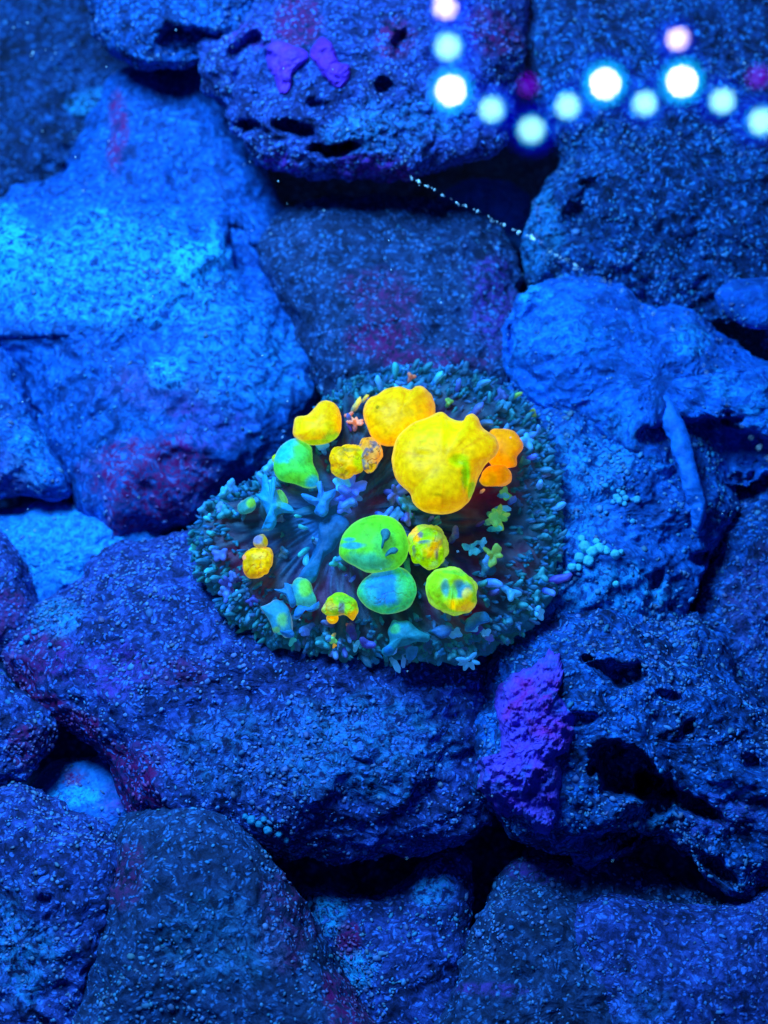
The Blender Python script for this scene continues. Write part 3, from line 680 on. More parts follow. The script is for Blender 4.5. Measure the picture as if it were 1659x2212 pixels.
# the yellow and green bubbles, in the order they overlap
bubble([(1320, 345), (1370, 335), (1420, 345), (1455, 385), (1460, 420), (1437, 455), (1432, 492), (1395, 502), (1340, 500), (1300, 440)], .5, .55, ORA, paint=[(1330, 480, 60, 60, YEL, .5)], rough=.02, label='orange bubble behind the biggest bubble, upper one')
bubble([(1272, 552), (1300, 510), (1340, 493), (1385, 490), (1412, 530), (1405, 562), (1360, 580), (1300, 577)], .62, .45, ORA, paint=[(1300, 540, 50, 40, (.7, .42, .0), .7)], label='low orange bubble under the biggest one')
bubble([(787, 245), (812, 207), (845, 192), (880, 167), (935, 153), (985, 165), (1008, 151), (1040, 155), (1075, 200), (1086, 262), (1070, 310), (1010, 360), (960, 392), (900, 408), (850, 395), (812, 360), (793, 320), (783, 280)], .7, .95, (1, .52, 0), na=150, nr=60,
       paint=[(920, 180, 80, 30, YEL, .9), (960, 290, 60, 40, (.9, .45, 0), .5), (845, 243, 10, 10, (.3, .2, 0), .8), (840, 262, 8, 5, (.4, .25, 0), .7), (1040, 230, 50, 60, ORA, .5)], label='rounded orange yellow bubble, topmost of the large ones', rough=.035)
bubble([(905, 450), (930, 372), (990, 312), (1060, 284), (1115, 265), (1148, 290), (1180, 302), (1208, 300), (1220, 280), (1245, 272), (1268, 290), (1290, 332), (1340, 367), (1358, 410), (1345, 450), (1302, 490), (1275, 540), (1250, 602), (1225, 650), (1180, 684), (1110, 697), (1040, 684), (997, 650), (980, 610), (932, 560), (910, 510)], 1.15, 1.05, YEL, na=220, nr=84, rough=.022,
       paint=[(1120, 345, 120, 60, (1, .78, 0), .8), (1120, 560, 120, 70, (.85, .56, 0), .6), (1030, 440, 50, 25, (.80, .48, 0), .8), (1190, 470, 45, 30, (.42, .62, .0), .8), (1215, 530, 24, 60, (.26, .58, .0), 1), (1240, 590, 18, 50, (.36, .62, .0), .95), (1000, 595, 40, 30, (.85, .50, 0), .6), (1300, 400, 60, 80, (1, .5, 0), .6), (1130, 660, 120, 40, (1, .50, 0), .6), (1100, 610, 16, 8, (.45, .30, 0), .8)],
       dents=[(1030, 450, 40, 22, .08), (1180, 470, 26, 26, .14), (1215, 550, 12, 50, .12)], label='biggest bubble, bright yellow with a green crease')
bubble([(487, 330), (497, 288), (545, 275), (578, 242), (600, 220), (632, 213), (665, 230), (686, 270), (689, 330), (670, 375), (620, 400), (562, 405), (520, 385), (489, 365)], .9, .8, YEL, na=140, nr=56,
       paint=[(655, 375, 45, 36, (.25, .65, .02), .95), (600, 395, 80, 16, (.35, .62, 0), .8), (530, 310, 60, 50, (1, .70, 0), .8), (640, 330, 40, 30, (.72, .60, 0), .6)], rough=.02, label='yellow bubble at the upper left with a green underside')
bubble([(480, 380), (520, 385), (560, 415), (566, 480), (590, 530), (588, 575), (545, 585), (490, 568), (430, 552), (403, 515), (403, 460), (432, 410)], .5, .7, GRN, na=120, nr=50,
       paint=[(430, 430, 60, 50, CYA, .9), (470, 385, 40, 30, CYA, .9), (570, 560, 40, 30, CYA, .9), (520, 430, 50, 50, (.05, .60, .12), .5), (500, 540, 60, 24, (.12, .70, .02), .6)], rough=.025, label='green bell shaped bubble shading to cyan')
bubble([(388, 470), (395, 445), (412, 437), (425, 455), (420, 485), (400, 492)], .3, .25, LIM, paint=[(400, 480, 20, 20, SEA, .6)], na=48, nr=20)
bubble([(638, 470), (655, 415), (700, 398), (755, 400), (788, 435), (792, 500), (755, 540), (700, 552), (660, 522)], .55, .6, (1, .52, 0), na=120, nr=50, mot=.55, motc=(.45, .30, .0),
       paint=[(765, 470, 30, 50, LIM, .7), (690, 520, 40, 20, (.55, .5, 0), .6), (730, 425, 50, 10, (.3, .25, .02), .7)], label='mottled golden bubble with brown creases', rough=.12)
bubble([(768, 425), (780, 395), (812, 383), (850, 408), (862, 450), (842, 500), (800, 522), (766, 490)], .6, .5, (.80, .36, .05), na=100, nr=44, mot=.9, motc=(.13, .12, .16),
       paint=[(820, 500, 30, 20, (.75, .55, 0), .9), (775, 470, 16, 50, LIM, .8), (800, 400, 26, 16, ORA, .7)], label='grey and orange mottled lump', rough=.16)
bubble([(758, 1022), (790, 970), (848, 936), (910, 921), (962, 935), (1000, 980), (1008, 1030), (982, 1085), (930, 1115), (870, 1123), (812, 1102), (772, 1064)], .55, .7, (.03, .52, .16), na=140, nr=56,
       paint=[(870, 1020, 90, 70, (.01, .20, .62), .95), (860, 980, 60, 60, (.01, .20, .9), .8), (950, 1010, 40, 60, (.05, .62, .12), .7), (800, 1050, 40, 40, (.03, .5, .28), .6)], mot=.35, motc=(.01, .30, .42), rough=.025, label='round bubble with a blue middle and green rim')
bubble([(678, 862), (690, 800), (730, 745), (790, 710), (850, 700), (910, 714), (955, 758), (976, 820), (966, 880), (925, 925), (870, 943), (800, 944), (742, 918), (702, 895)], .95, .85, (.10, .66, .03), na=160, nr=64,
       paint=[(800, 900, 110, 45, (.02, .42, .28), .8), (730, 830, 60, 14, (.01, .26, .42), .85), (870, 840, 50, 90, (.04, .46, .12), .5), (870, 740, 80, 40, (.10, .72, .02), .7), (720, 805, 30, 10, (.01, .26, .42), .8)], rough=.02, label='large clear green bubble in the centre')
bubble([(970, 812), (1000, 762), (1050, 744), (1092, 755), (1130, 800), (1143, 850), (1120, 905), (1075, 928), (1018, 915), (980, 880)], .55, .62, (.30, .62, .0), na=130, nr=54, rough=.14, mot=.35, motc=(.16, .22, .14),
       paint=[(1075, 850, 46, 50, (1, .50, 0), 1), (1000, 790, 22, 40, (1, .42, 0), 1), (1055, 770, 30, 22, (.16, .50, .02), .9), (1040, 812, 40, 12, (.06, .14, .20), .95), (1100, 875, 10, 30, (.16, .10, .10), .95), (1020, 775, 16, 14, (.12, .14, .20), .9), (1060, 910, 30, 18, (.35, .62, 0), .9), (995, 850, 12, 26, (.1, .16, .1), .8)], label='green and orange patchwork bubble')
bubble([(1058, 1012), (1080, 950), (1130, 926), (1190, 921), (1240, 958), (1262, 1010), (1246, 1070), (1212, 1108), (1160, 1120), (1112, 1110), (1075, 1075)], .6, .65, (.26, .66, .01), na=150, nr=60, rough=.1,
       paint=[(1130, 1010, 22, 40, (.02, .26, .30), .9), (1195, 1010, 40, 46, (.02, .22, .34), .95), (1165, 1030, 16, 44, (.14, .62, .06), .9), (1190, 1080, 60, 26, (.80, .62, 0), .9), (1220, 1050, 20, 40, (.75, .62, 0), .7), (1180, 940, 60, 16, (.10, .68, .05), .7)],
       dents=[(1130, 1010, 18, 30, .16), (1195, 1005, 28, 34, .28), (1165, 1090, 6, 36, .22)], label='open green bubble at the lower right with a yellow lip')
bubble([(612, 1092), (640, 1055), (690, 1038), (735, 1060), (757, 1110), (735, 1142), (700, 1120), (660, 1125), (622, 1118)], .5, .45, (.24, .60, .01), na=110, nr=44, mot=.5, motc=(.75, .5, 0), rough=.12,
       paint=[(735, 1120, 24, 26, YEL, 1), (640, 1090, 30, 20, (.5, .42, .08), .8), (690, 1100, 12, 40, (.10, .12, .22), .8), (700, 1060, 40, 16, (.12, .55, .03), .8)], label='small green cap with yellow tips')
bubble([(628, 1138), (640, 1122), (662, 1122), (672, 1138), (662, 1155), (640, 1158)], .6, .25, YEL, na=48, nr=20, dents=[(650, 1138, 8, 6, .1)], label='small yellow bead at the lower middle')
bubble([(268, 882), (290, 846), (340, 838), (388, 850), (404, 890), (390, 940), (350, 970), (300, 970), (280, 932)], .5, .5, (1, .56, 0), na=120, nr=48, mot=.6, motc=(.42, .24, 0), rough=.1,
       paint=[(272, 880, 10, 14, (1, .35, .18), .9), (340, 870, 40, 20, (1, .75, .1), .5)], label='lone small yellow bubble at the left')
bubble([(318, 805), (335, 785), (358, 785), (372, 808), (366, 836), (336, 842), (318, 830)], .4, .35, (.36, .30, .10), na=60, nr=26, paint=[(364, 812, 10, 20, (.6, .5, 0), .9), (335, 805, 20, 20, LIL, .8)], label='small grey lilac knob touching the lone yellow bubble')
bubble([(470, 1000), (500, 968), (545, 975), (570, 1020), (582, 1078), (540, 1100), (500, 1085), (470, 1045)], .45, .45, (.03, .34, .28), na=100, nr=40, paint=[(535, 1010, 30, 36, (.12, .58, .05), .9), (480, 1020, 20, 30, TEA, .8)], label='teal and green bubble at the lower left')
bubble([(345, 1095), (375, 1085), (410, 1065), (450, 1080), (475, 1130), (480, 1180), (488, 1215), (445, 1217), (430, 1192), (405, 1200), (388, 1150)], .35, .4, TEA * 1.2, na=110, nr=40, paint=[(440, 1150, 26, 36, (.10, .48, .08), .8), (415, 1185, 20, 14, (.10, .55, .15), .8)], name='lobed_tentacle')
bubble([(250, 660), (280, 625), (315, 625), (330, 660), (310, 690), (265, 695)], .35, .35, (.02, .24, .26), na=80, nr=32, paint=[(305, 650, 22, 22, (.16, .58, .04), .9)])
bubble([(405, 620), (430, 600), (452, 630), (448, 665), (420, 670)], .4, .3, (.10, .50, .14), na=70, nr=28)
F_ = dict(name='lobed_tentacle', mat='flesh', stalk=True, rim=0)
def lobed(pts, lift, h, c, paint=(), **k):
    a = dict(F_); a.update(k)
    return bubble(pts, lift, h, c, paint=paint, na=120, nr=44, **a)
lobed([(358, 545), (374, 540), (385, 575), (398, 543), (412, 556), (410, 600), (430, 640), (470, 660), (492, 690), (450, 692), (416, 702), (412, 738), (388, 765), (352, 762), (362, 735), (376, 702), (356, 660), (325, 615), (350, 602)], .75, .35, (.012, .36, .80), [(430, 650, 20, 30, (.08, .5, .15), .7)], label='bright blue star shaped tentacle at the upper left')
lobed([(515, 612), (545, 612), (578, 636), (590, 600), (584, 565), (605, 558), (620, 600), (665, 588), (667, 618), (640, 650), (632, 690), (603, 708), (574, 690), (580, 662), (540, 645)], .6, .35, (.02, .26, .80), label='blue star shaped tentacle under the golden bubbles')
lobed([(905, 1145), (935, 1150), (980, 1160), (1010, 1190), (1060, 1212), (1056, 1240), (1010, 1240), (970, 1252), (925, 1262), (908, 1292), (870, 1292), (863, 1270), (898, 1240), (888, 1195)], .5, .5, (.012, .27, .40), [(915, 1185, 26, 22, (.05, .52, .16), .9), (890, 1275, 24, 20, (.01, .22, .75), .8)], label='teal cone shaped tentacle at the bottom')
lobed([(398, 1015), (440, 1008), (446, 985), (470, 990), (486, 1015), (496, 1070), (476, 1088), (455, 1050), (430, 1035)], .7, .22, (.02, .24, .55))
lobed([(488, 1130), (506, 1090), (530, 1086), (560, 1092), (590, 1070), (592, 1096), (560, 1112), (530, 1106), (512, 1136)], .7, .18, (.02, .24, .70))
lobed([(430, 1195), (452, 1178), (485, 1190), (488, 1215), (460, 1222)], .6, .2, (.02, .26, .75))
lobed([(965, 1270), (985, 1258), (1015, 1262), (1012, 1300), (992, 1318), (968, 1308)], .35, .25, (.015, .22, .62))
lobed([(1218, 1160), (1250, 1120), (1300, 1115), (1318, 1150), (1275, 1165), (1250, 1195), (1222, 1190)], .3, .25, (.015, .22, .55))
lobed([(1080, 1190), (1110, 1172), (1155, 1170), (1150, 1200), (1115, 1220), (1088, 1205)], .3, .15, (.02, .14, .42))
lobed([(660, 885), (690, 868), (735, 862), (760, 870), (730, 885), (690, 900), (664, 900)], .9, .12, (.02, .28, .55))
lobed([(858, 835), (862, 800), (856, 778), (866, 765), (884, 765), (894, 780), (886, 800), (874, 815), (866, 840)], 1.72, .12, (.02, .22, .26), stalk=False)
lobed([(880, 858), (896, 840), (918, 838), (932, 850), (922, 864), (900, 868), (878, 876)], 1.68, .10, (.02, .22, .26), stalk=False)
# teal fold of flesh running down left from the middle
lobed([(600, 730), (680, 700), (720, 740), (690, 800), (650, 860), (610, 900), (580, 980), (545, 1000), (500, 985), (520, 940), (560, 880), (590, 800)], .12, .35, (.008, .12, .34), [(560, 930, 40, 60, (.01, .24, .55), .8), (560, 980, 40, 20, (.01, .28, .5), .8)], name='flesh_fold', stalk=False)
lobed([(470, 690), (540, 665), (620, 670), (700, 650), (720, 690), (640, 710), (560, 700), (490, 712)], .12, .25, (.008, .12, .26), name='flesh_fold', stalk=False)

# ------------------------------------------------------------------ tentacles: one mesh per kind, copied one by one
def sphere_dirs(sub):
    V, F = IV.copy(), IF.copy()
    for _ in range(sub):
        new = {}; VV = V.tolist(); FF = []
        for a, b, c in F.tolist():
            m = []
            for i, j in ((a, b), (b, c), (c, a)):
                kk = (min(i, j), max(i, j))
                if kk not in new:
                    new[kk] = len(VV); q = np.array(VV[i]) + np.array(VV[j]); VV.append((q / np.linalg.norm(q)).tolist())
                m.append(new[kk])
            FF += [(a, m[0], m[2]), (b, m[1], m[0]), (c, m[2], m[1]), (m[0], m[1], m[2])]
        V, F = np.array(VV), np.array(FF)
    return V, F
SD3 = sphere_dirs(3); SD2 = sphere_dirs(2); SD1 = sphere_dirs(1)
def tent_verts(dirs, kind, seed):
    r = np.random.default_rng(seed)
    if kind == 'knob':       # short finger with a swollen tip
        V = dirs.copy(); z = V[:, 2]
        w = .36 + .05 * z + .04 * np.sin(z * 5 + seed); V = np.stack([V[:, 0] * w, V[:, 1] * w * r.uniform(.8, 1), z * 1.05 + .75], 1)
        V *= (1 + .22 * fbm(dirs + seed, 1.3, 3))[:, None]
        V[:, 0] += .18 * r.uniform(-1, 1) * V[:, 2] ** 2
        return V
    n = {'fork': 2, 'tuft': 4, 'bush': 7}[kind]
    L = []
    for k in range(n):
        a = 2 * math.pi * (k + r.uniform(-.25, .25)) / n; el = r.uniform(.1, .9) if kind != 'fork' else r.uniform(.5, .9)
        L.append((math.cos(a) * math.cos(el), math.sin(a) * math.cos(el), math.sin(el), r.uniform(.7, 1.15)))
    rad = (.36 if kind != 'bush' else .28) + .10 * fbm(dirs + seed, 1.6, 3)
    for lx, ly, lz, le in L:
        dt = dirs @ np.array([lx, ly, lz])
        rad = rad + le * (.62 * np.exp(7 * (dt - 1)) if kind != 'bush' else .95 * np.exp(17 * (dt - 1)))
    rad = rad + .8 * np.exp(8 * (dirs @ np.array([0, 0, -1]) - 1))
    V = dirs * rad[:, None]; V[:, 2] += .7
    return V
PROTO = {}
for kind in ('knob', 'fork', 'tuft', 'bush'):
    PROTO[kind] = []
    for sd in range(4):
        D_, F3 = SD3 if kind != 'knob' else SD2
        Vt = tent_verts(D_, kind, sd * 7 + 3)
        PROTO[kind].append((Vt, F3))
first = {}
def tentacle(px, py, size, kind, mat, tip=None, sink=.15, key='disc', lift=0.0):
    """size is the width in picture units; the tip direction leans away from the mouth."""
    P, Nn = cast(key, [px], [py])
    if np.isnan(P[0, 0]): return None
    p = P[0]; nn = Nn[0]
    d = np.array([px - MOUTH[0], -(py - MOUTH[1])]); d = d / (np.linalg.norm(d) + 1e-6)
    lean = d[0] * RIGHT + d[1] * np.cross(NS, RIGHT)
    ax = nn * .8 + lean * random.uniform(.2, .9) + rng.normal(0, .2, 3) if tip is None else np.array(tip)
    ax = Vector(ax).normalized()
    s = size * .0121 * 1.15
    v = random.randrange(4)
    k = (kind, v, mat)
    if k not in first:
        Vt, Ft = PROTO[kind][v]
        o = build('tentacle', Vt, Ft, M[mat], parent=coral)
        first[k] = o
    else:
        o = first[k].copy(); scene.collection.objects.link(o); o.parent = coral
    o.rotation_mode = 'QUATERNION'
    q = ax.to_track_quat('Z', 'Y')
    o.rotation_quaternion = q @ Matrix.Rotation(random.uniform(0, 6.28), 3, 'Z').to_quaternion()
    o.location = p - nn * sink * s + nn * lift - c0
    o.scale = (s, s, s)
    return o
COUNT = 0
special = [  # close-up picture units: x, y, width, kind, colour
    (700, 570, 60, 'bush', 't_blue'), (745, 590, 56, 'bush', 't_blue'), (790, 590, 60, 'tuft', 't_blue'), (760, 640, 56, 'tuft', 't_blue'), (690, 610, 46, 'tuft', 't_blue'), (780, 680, 60, 'fork', 't_blue'), (735, 705, 46, 'tuft', 't_blue'), (820, 630, 50, 'bush', 't_blue'), (850, 560, 60, 'bush', 't_lilac'), (800, 540, 60, 'tuft', 't_lilac'), (730, 540, 60, 'tuft', 't_blue'), (700, 670, 36, 'tuft', 't_teal'),
    (740, 305, 30, 'tuft', 't_peach'), (750, 345, 40, 'bush', 't_peach'), (735, 350, 26, 'knob', 't_lilac'), (725, 265, 40, 'knob', 't_gold'), (715, 330, 36, 'knob', 't_lilac'), (975, 138, 30, 'tuft', 't_peach'), (1370, 615, 20, 'tuft', 't_peach'), (1375, 615, 40, 'tuft', 't_green'), (1280, 610, 26, 'knob', 't_peach'), (770, 232, 26, 'knob', 't_gold'),
    (1310, 700, 60, 'bush', 't_green'), (1335, 730, 50, 'tuft', 't_green'), (1325, 690, 50, 'knob', 't_blue'), (1300, 740, 50, 'tuft', 't_green'), (1310, 775, 40, 'knob', 't_cyan'), (1325, 880, 50, 'bush', 't_green'), (1290, 895, 56, 'tuft', 't_teal'), (1240, 830, 40, 'bush', 't_cyan'), (1262, 828, 30, 'tuft', 't_blue'), (1290, 905, 46, 'tuft', 't_blue'),
    (1135, 240, 30, 'tuft', 't_green'), (1230, 310, 60, 'knob', 't_lilac'), (1275, 320, 50, 'knob', 't_lilac'), (672, 1212, 34, 'tuft', 't_green'), (680, 1206, 20, 'knob', 't_gold'), (655, 1245, 18, 'fork', 't_gold'), (690, 1240, 26, 'fork', 't_lilac'), (600, 1225, 50, 'fork', 't_teal'), (690, 1260, 36, 'knob', 't_lilac'), (700, 1165, 26, 'knob', 't_peach'), (665, 1170, 54, 'knob', 't_lilac'), (740, 1165, 60, 'fork', 't_lilac'),
    (250, 975, 50, 'bush', 't_lilac'), (235, 960, 40, 'tuft', 't_lilac'), (270, 985, 36, 'tuft', 't_lilac'), (545, 770, 30, 'knob', 't_cyan'), (530, 855, 46, 'knob', 't_cyan'), (515, 720, 22, 'knob', 't_cyan'), (660, 910, 40, 'fork', 't_cyan'), (205, 870, 50, 'tuft', 't_lilac'), (545, 840, 40, 'knob', 't_cyan'), (640, 820, 46, 'bush', 't_blue'), (600, 800, 30, 'knob', 't_blue'),
    (880, 810, 46, 'knob', 't_teal'), (1155, 815, 50, 'fork', 't_lilac'), (975, 870, 46, 'knob', 't_teal'), (1000, 925, 26, 'knob', 't_lilac'), (1265, 1000, 44, 'knob', 't_teal'), (1142, 1110, 34, 'knob', 't_lilac'), (1115, 1110, 34, 'knob', 't_gold'), (940, 690, 60, 'bush', 't_teal'), (900, 690, 46, 'tuft', 't_blue'), (960, 720, 40, 'tuft', 't_lilac'),
    (1080, 715, 30, 'tuft', 't_teal'), (1060, 740, 26, 'knob', 't_lilac'), (1260, 745, 30, 'knob', 't_lilac'), (757, 960, 26, 'knob', 't_blue'), (700, 965, 24, 'knob', 't_lilac'), (390, 565, 40, 'knob', 't_blue'), (220, 640, 46, 'tuft', 't_cyan'), (255, 615, 50, 'tuft', 't_blue'), (200, 600, 30, 'knob', 't_blue'), (640, 380, 50, 'tuft', 't_blue'), (600, 415, 44, 'bush', 't_cyan'), (620, 440, 40, 'tuft', 't_blue'), (1400, 650, 46, 'knob', 't_blue'), (1350, 610, 40, 'knob', 't_blue'),
    (1565, 985, 60, 'knob', 't_lilac'), (1380, 1010, 56, 'fork', 't_blue'), (1290, 1000, 60, 'knob', 't_blue'), (1310, 1040, 40, 'knob', 't_lilac'), (1225, 1280, 50, 'bush', 't_blue'), (1400, 1240, 60, 'bush', 't_blue'), (745, 1320, 50, 'tuft', 't_blue'), (800, 1240, 56, 'fork', 't_lilac'), (1340, 1230, 40, 'fork', 't_teal'), (460, 580, 40, 'tuft', 't_teal'), (560, 605, 24, 'knob', 't_cyan'),
]
for x, y, w, kind, mt in special:
    if tentacle(386.8 + .5087 * x, 756 + .5087 * y, w * .5087 * .75, kind, mt, sink=.1, lift=.55 if 650 < x < 880 and 530 < y < 720 else .12): COUNT += 1
Qo = smooth_poly(OUT, 400); cO = np.array([790., 1110.])
def spot(s, th):
    q = Qo[int(th * 400) % 400]
    return cO + s * (q - cO)
# middle of the disc: loose, mixed
placed = []
while COUNT < 298:
    outer = random.random() < .80
    s = random.uniform(.80, .985) if outer else random.uniform(.2, .8)
    p = spot(s, random.random())
    sz = random.uniform(11, 20) if outer else random.uniform(8, 15)
    if any((p[0] - a) ** 2 + (p[1] - b) ** 2 < (sz * .75) ** 2 for a, b in placed): continue
    warm = p[0] < 760
    mt = random.choices(['t_teal', 't_blue', 't_lilac', 't_cyan', 't_green'], [7, 2.2, 1.0, .3 if not warm else .8, .25])[0]
    if not outer: mt = random.choices(['t_teal', 't_lilac', 't_blue'], [7, .6, .5])[0]
    if tentacle(p[0], p[1], sz, random.choices(['knob', 'fork', 'tuft'], [4, 3, 1.5])[0], mt):
        placed.append(p); COUNT += 1
# the dense fringe past that count, one joined part
FV, FF, FC, off = [], [], [], 0
tries = 0
made = 0
pal = [np.array(c) for c in ((.008, .15, .28), (.010, .18, .32), (.012, .15, .38), (.025, .12, .32), (.008, .11, .24), (.012, .20, .26), (.010, .17, .44))]
lowp = {k: [tent_verts(SD2[0] if k != 'knob' else SD1[0], k, i * 5 + 1) for i in range(3)] for k in ('knob', 'fork', 'tuft')}
while made < 1300 and tries < 6000:
    tries += 1
    s = 1 - abs(random.gauss(0, .15)); th = random.random()
    if s < .15: continue
    p = spot(min(s, .992), th)
    sz = random.uniform(10, 18) * (1 if s > .75 else .9)
    P, Nn = cast('disc', [p[0]], [p[1]])
    if np.isnan(P[0, 0]): continue
    d = np.array([p[0] - MOUTH[0], -(p[1] - MOUTH[1])]); d /= np.linalg.norm(d)
    ax = Nn[0] * .45 + (d[0] * RIGHT + d[1] * np.cross(NS, RIGHT)) * random.uniform(.3, 1.1) + rng.normal(0, .25, 3)
    R = np.array(Vector(ax).normalized().to_track_quat('Z', 'Y').to_matrix()) @ np.array(Matrix.Rotation(random.uniform(0, 6.28), 3, 'Z'))
    kind = random.choices(['knob', 'fork', 'tuft'], [6, 3.0, 1.0])[0]
    Vt = random.choice(lowp[kind]); Ft = SD1[1] if kind == 'knob' else SD2[1]
    sc = sz * .0121 * .8
    FV.append((Vt * sc) @ R.T + P[0] - Nn[0] * .22 * sc); FF.append(Ft + off); off += len(Vt)
    base = pal[random.randrange(7)] * random.uniform(.75, 1.15)
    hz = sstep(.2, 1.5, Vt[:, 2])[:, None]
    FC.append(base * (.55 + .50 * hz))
    made += 1
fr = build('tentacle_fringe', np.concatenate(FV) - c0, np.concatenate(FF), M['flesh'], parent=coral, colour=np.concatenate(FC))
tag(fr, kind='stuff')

# ------------------------------------------------------------------ specks drifting in the water
spots = [(30, 60), (60, 50), (68, 120), (120, 115), (112, 127), (230, 145), (300, 90), (235, 305), (163, 340), (98, 108), (375, 117), (380, 65), (540, 350), (585, 505), (750, 280), (620, 440), (845, 583), (610, 945), (15, 1145), (75, 1146), (230, 1104), (300, 1075), (60, 1100), (1505, 1075), (1560, 1110), (150, 1688), (165, 1694), (145, 1730), (700, 455), (840, 520), (1070, 700), (1230, 560), (880, 1450), (750, 1440), (1510, 1100), (430, 620), (560, 850), (330, 640)]
PV = []
for x, y in spots + [(random.uniform(0, 1659), random.uniform(0, 2212)) for _ in range(60)]:
    d = rays(x, y); PV.append(C + d * random.uniform(29, 33))
PV = np.array(PV); dirs = rng.normal(size=PV.shape); dirs /= np.linalg.norm(dirs, axis=1, keepdims=True)
SV, SF = scatter(PV, dirs, rng.uniform(.012, .028, len(PV)), (1, .7, .7))
o = build('drifting_particles', SV, SF, M['grain'], colour=np.tile(np.array([.75, .85, .95]), (len(SV), 1)))
tag(o, 'tiny pale specks drifting in the water', 'specks', kind='stuff')

# ------------------------------------------------------------------ glass sheet on the water, and the lamp that it mirrors
def emission(name, col, st):
    m = bpy.data.materials.new(name); m.use_nodes = True; nt = m.node_tree
    nt.nodes.clear(); e = nt.nodes.new('ShaderNodeEmission'); e.inputs[0].default_value = (*col, 1); e.inputs[1].default_value = st
    ou = nt.nodes.new('ShaderNodeOutputMaterial'); nt.links.new(e.outputs[0], ou.inputs[0]); return m
gl = bpy.data.materials.new('glass_sheet_top'); gl.use_nodes = True; nt = gl.node_tree; nt.nodes.clear()
tr = nt.nodes.new('ShaderNodeBsdfTransparent'); gs = nt.nodes.new('ShaderNodeBsdfGlossy'); gs.inputs['Roughness'].default_value = 0
fs = nt.nodes.new('ShaderNodeFresnel'); fs.inputs[0].default_value = 1.5
mx = nt.nodes.new('ShaderNodeMixShader'); ou = nt.nodes.new('ShaderNodeOutputMaterial')
nt.links.new(fs.outputs[0], mx.inputs[0]); nt.links.new(tr.outputs[0], mx.inputs[1]); nt.links.new(gs.outputs[0], mx.inputs[2]); nt.links.new(mx.outputs[0], ou.inputs[0])
gw = bpy.data.materials.new('glass_in_water'); gw.use_nodes = True; nt = gw.node_tree; nt.nodes.clear()   # glass against water hardly reflects
tr = nt.nodes.new('ShaderNodeBsdfTransparent'); tr.inputs[0].default_value = (.97, .99, 1, 1); ou = nt.nodes.new('ShaderNodeOutputMaterial'); nt.links.new(tr.outputs[0], ou.inputs[0])
ZP = 9.5
def on_plane(x, y, z=ZP):
    d = rays(x, y); t = (z - C[2]) / d[2]
    return C + d * t
edge_px = [(850, 366), (905, 392), (962, 425), (1025, 455), (1085, 485), (1150, 515), (1205, 552), (1260, 585), (1330, 622), (1420, 680), (1500, 760), (1560, 862), (1600, 912), (1640, 965), (1690, 1030)]
E = np.array([on_plane(x, y) for x, y in edge_px])
tt = np.linspace(0, len(E) - 1, 240); E = np.stack([np.interp(tt, np.arange(len(E)), E[:, k]) for k in range(3)], 1)
jag = fbm(E * np.array([1, 1, 0]) + 3, 3.0, 3) * .06
E[:, 1] += jag
far = [on_plane(1750, 900), on_plane(1750, -60), on_plane(880, -60)]
ring = np.concatenate([E, np.array(far)]); m = len(ring)
top = ring.copy(); bot = ring.copy(); bot[:, 2] -= .12
me = bpy.data.meshes.new('glass_sheet')
me.from_pydata([tuple(v) for v in np.concatenate([top, bot])], [], [tuple(range(m))] + [tuple(reversed(range(m, 2 * m)))] + [(i, (i + 1) % m, m + (i + 1) % m, m + i) for i in range(m)])
me.materials.append(gl); me.materials.append(gw)
for i, p in enumerate(me.polygons): p.material_index = 0 if i == 0 else 1
sheet = bpy.data.objects.new('glass_sheet', me); scene.collection.objects.link(sheet)
tag(sheet, 'clear glass sheet with a chipped sparkling edge, mirroring the lamp dots at the upper right', 'glass')
# glints: bare chips of glass along the edge
mchip, nt, N, L, bs = newmat('glass_chip')
bs.inputs['Base Color'].default_value = (.85, .95, 1, 1); bs.inputs['Roughness'].default_value = .15; bs.inputs['Specular IOR Level'].default_value = 1
ci = np.concatenate([rng.choice(np.arange(10, 150), 70), rng.choice(np.arange(150, 240), 16)])
CP = E[ci] + rng.normal(0, .02, (len(ci), 3)); CN = rng.normal(size=CP.shape); CN /= np.linalg.norm(CN, axis=1, keepdims=True)
CV, CF = scatter(CP, CN, rng.uniform(.018, .055, len(ci)), (1, .5, .3))
chips = build('edge_chips', CV, CF, mchip, parent=sheet, smooth=False); tag(chips, kind='stuff')

leds = [(962, 15, 25, 'pink'), (968, 101, 27, 'pale'), (974, 196, 31, 'big'), (1062, 236, 26, 'pale'), (1142, 184, 24, 'purple'), (1148, 280, 28, 'pale'), (1226, 229, 26, 'pale'), (1307, 181, 31, 'big'), (1393, 223, 25, 'pale'), (1473, 176, 31, 'big'), (1464, 84, 23, 'pink'), (1560, 218, 25, 'pale'), (1637, 166, 24, 'purple'), (1645, 262, 27, 'pale')]
def bounce(x, y):
    p = on_plane(x, y); d = rays(x, y); r = d * np.array([1, 1, -1]); return p, r
pc, rc = bounce(1300, 180)
LD = 75.0
lc = pc + rc * LD                       # the lamp face looks back along the reflected ray
lamp = empty('led_lamp', lc)
tag(lamp, 'row of white, cyan and purple lamp lights reflected in the glass at the upper right', 'lamp')
lu = np.cross(rc, [0, 0, 1.]); lu /= np.linalg.norm(lu); lv = np.cross(lu, rc)
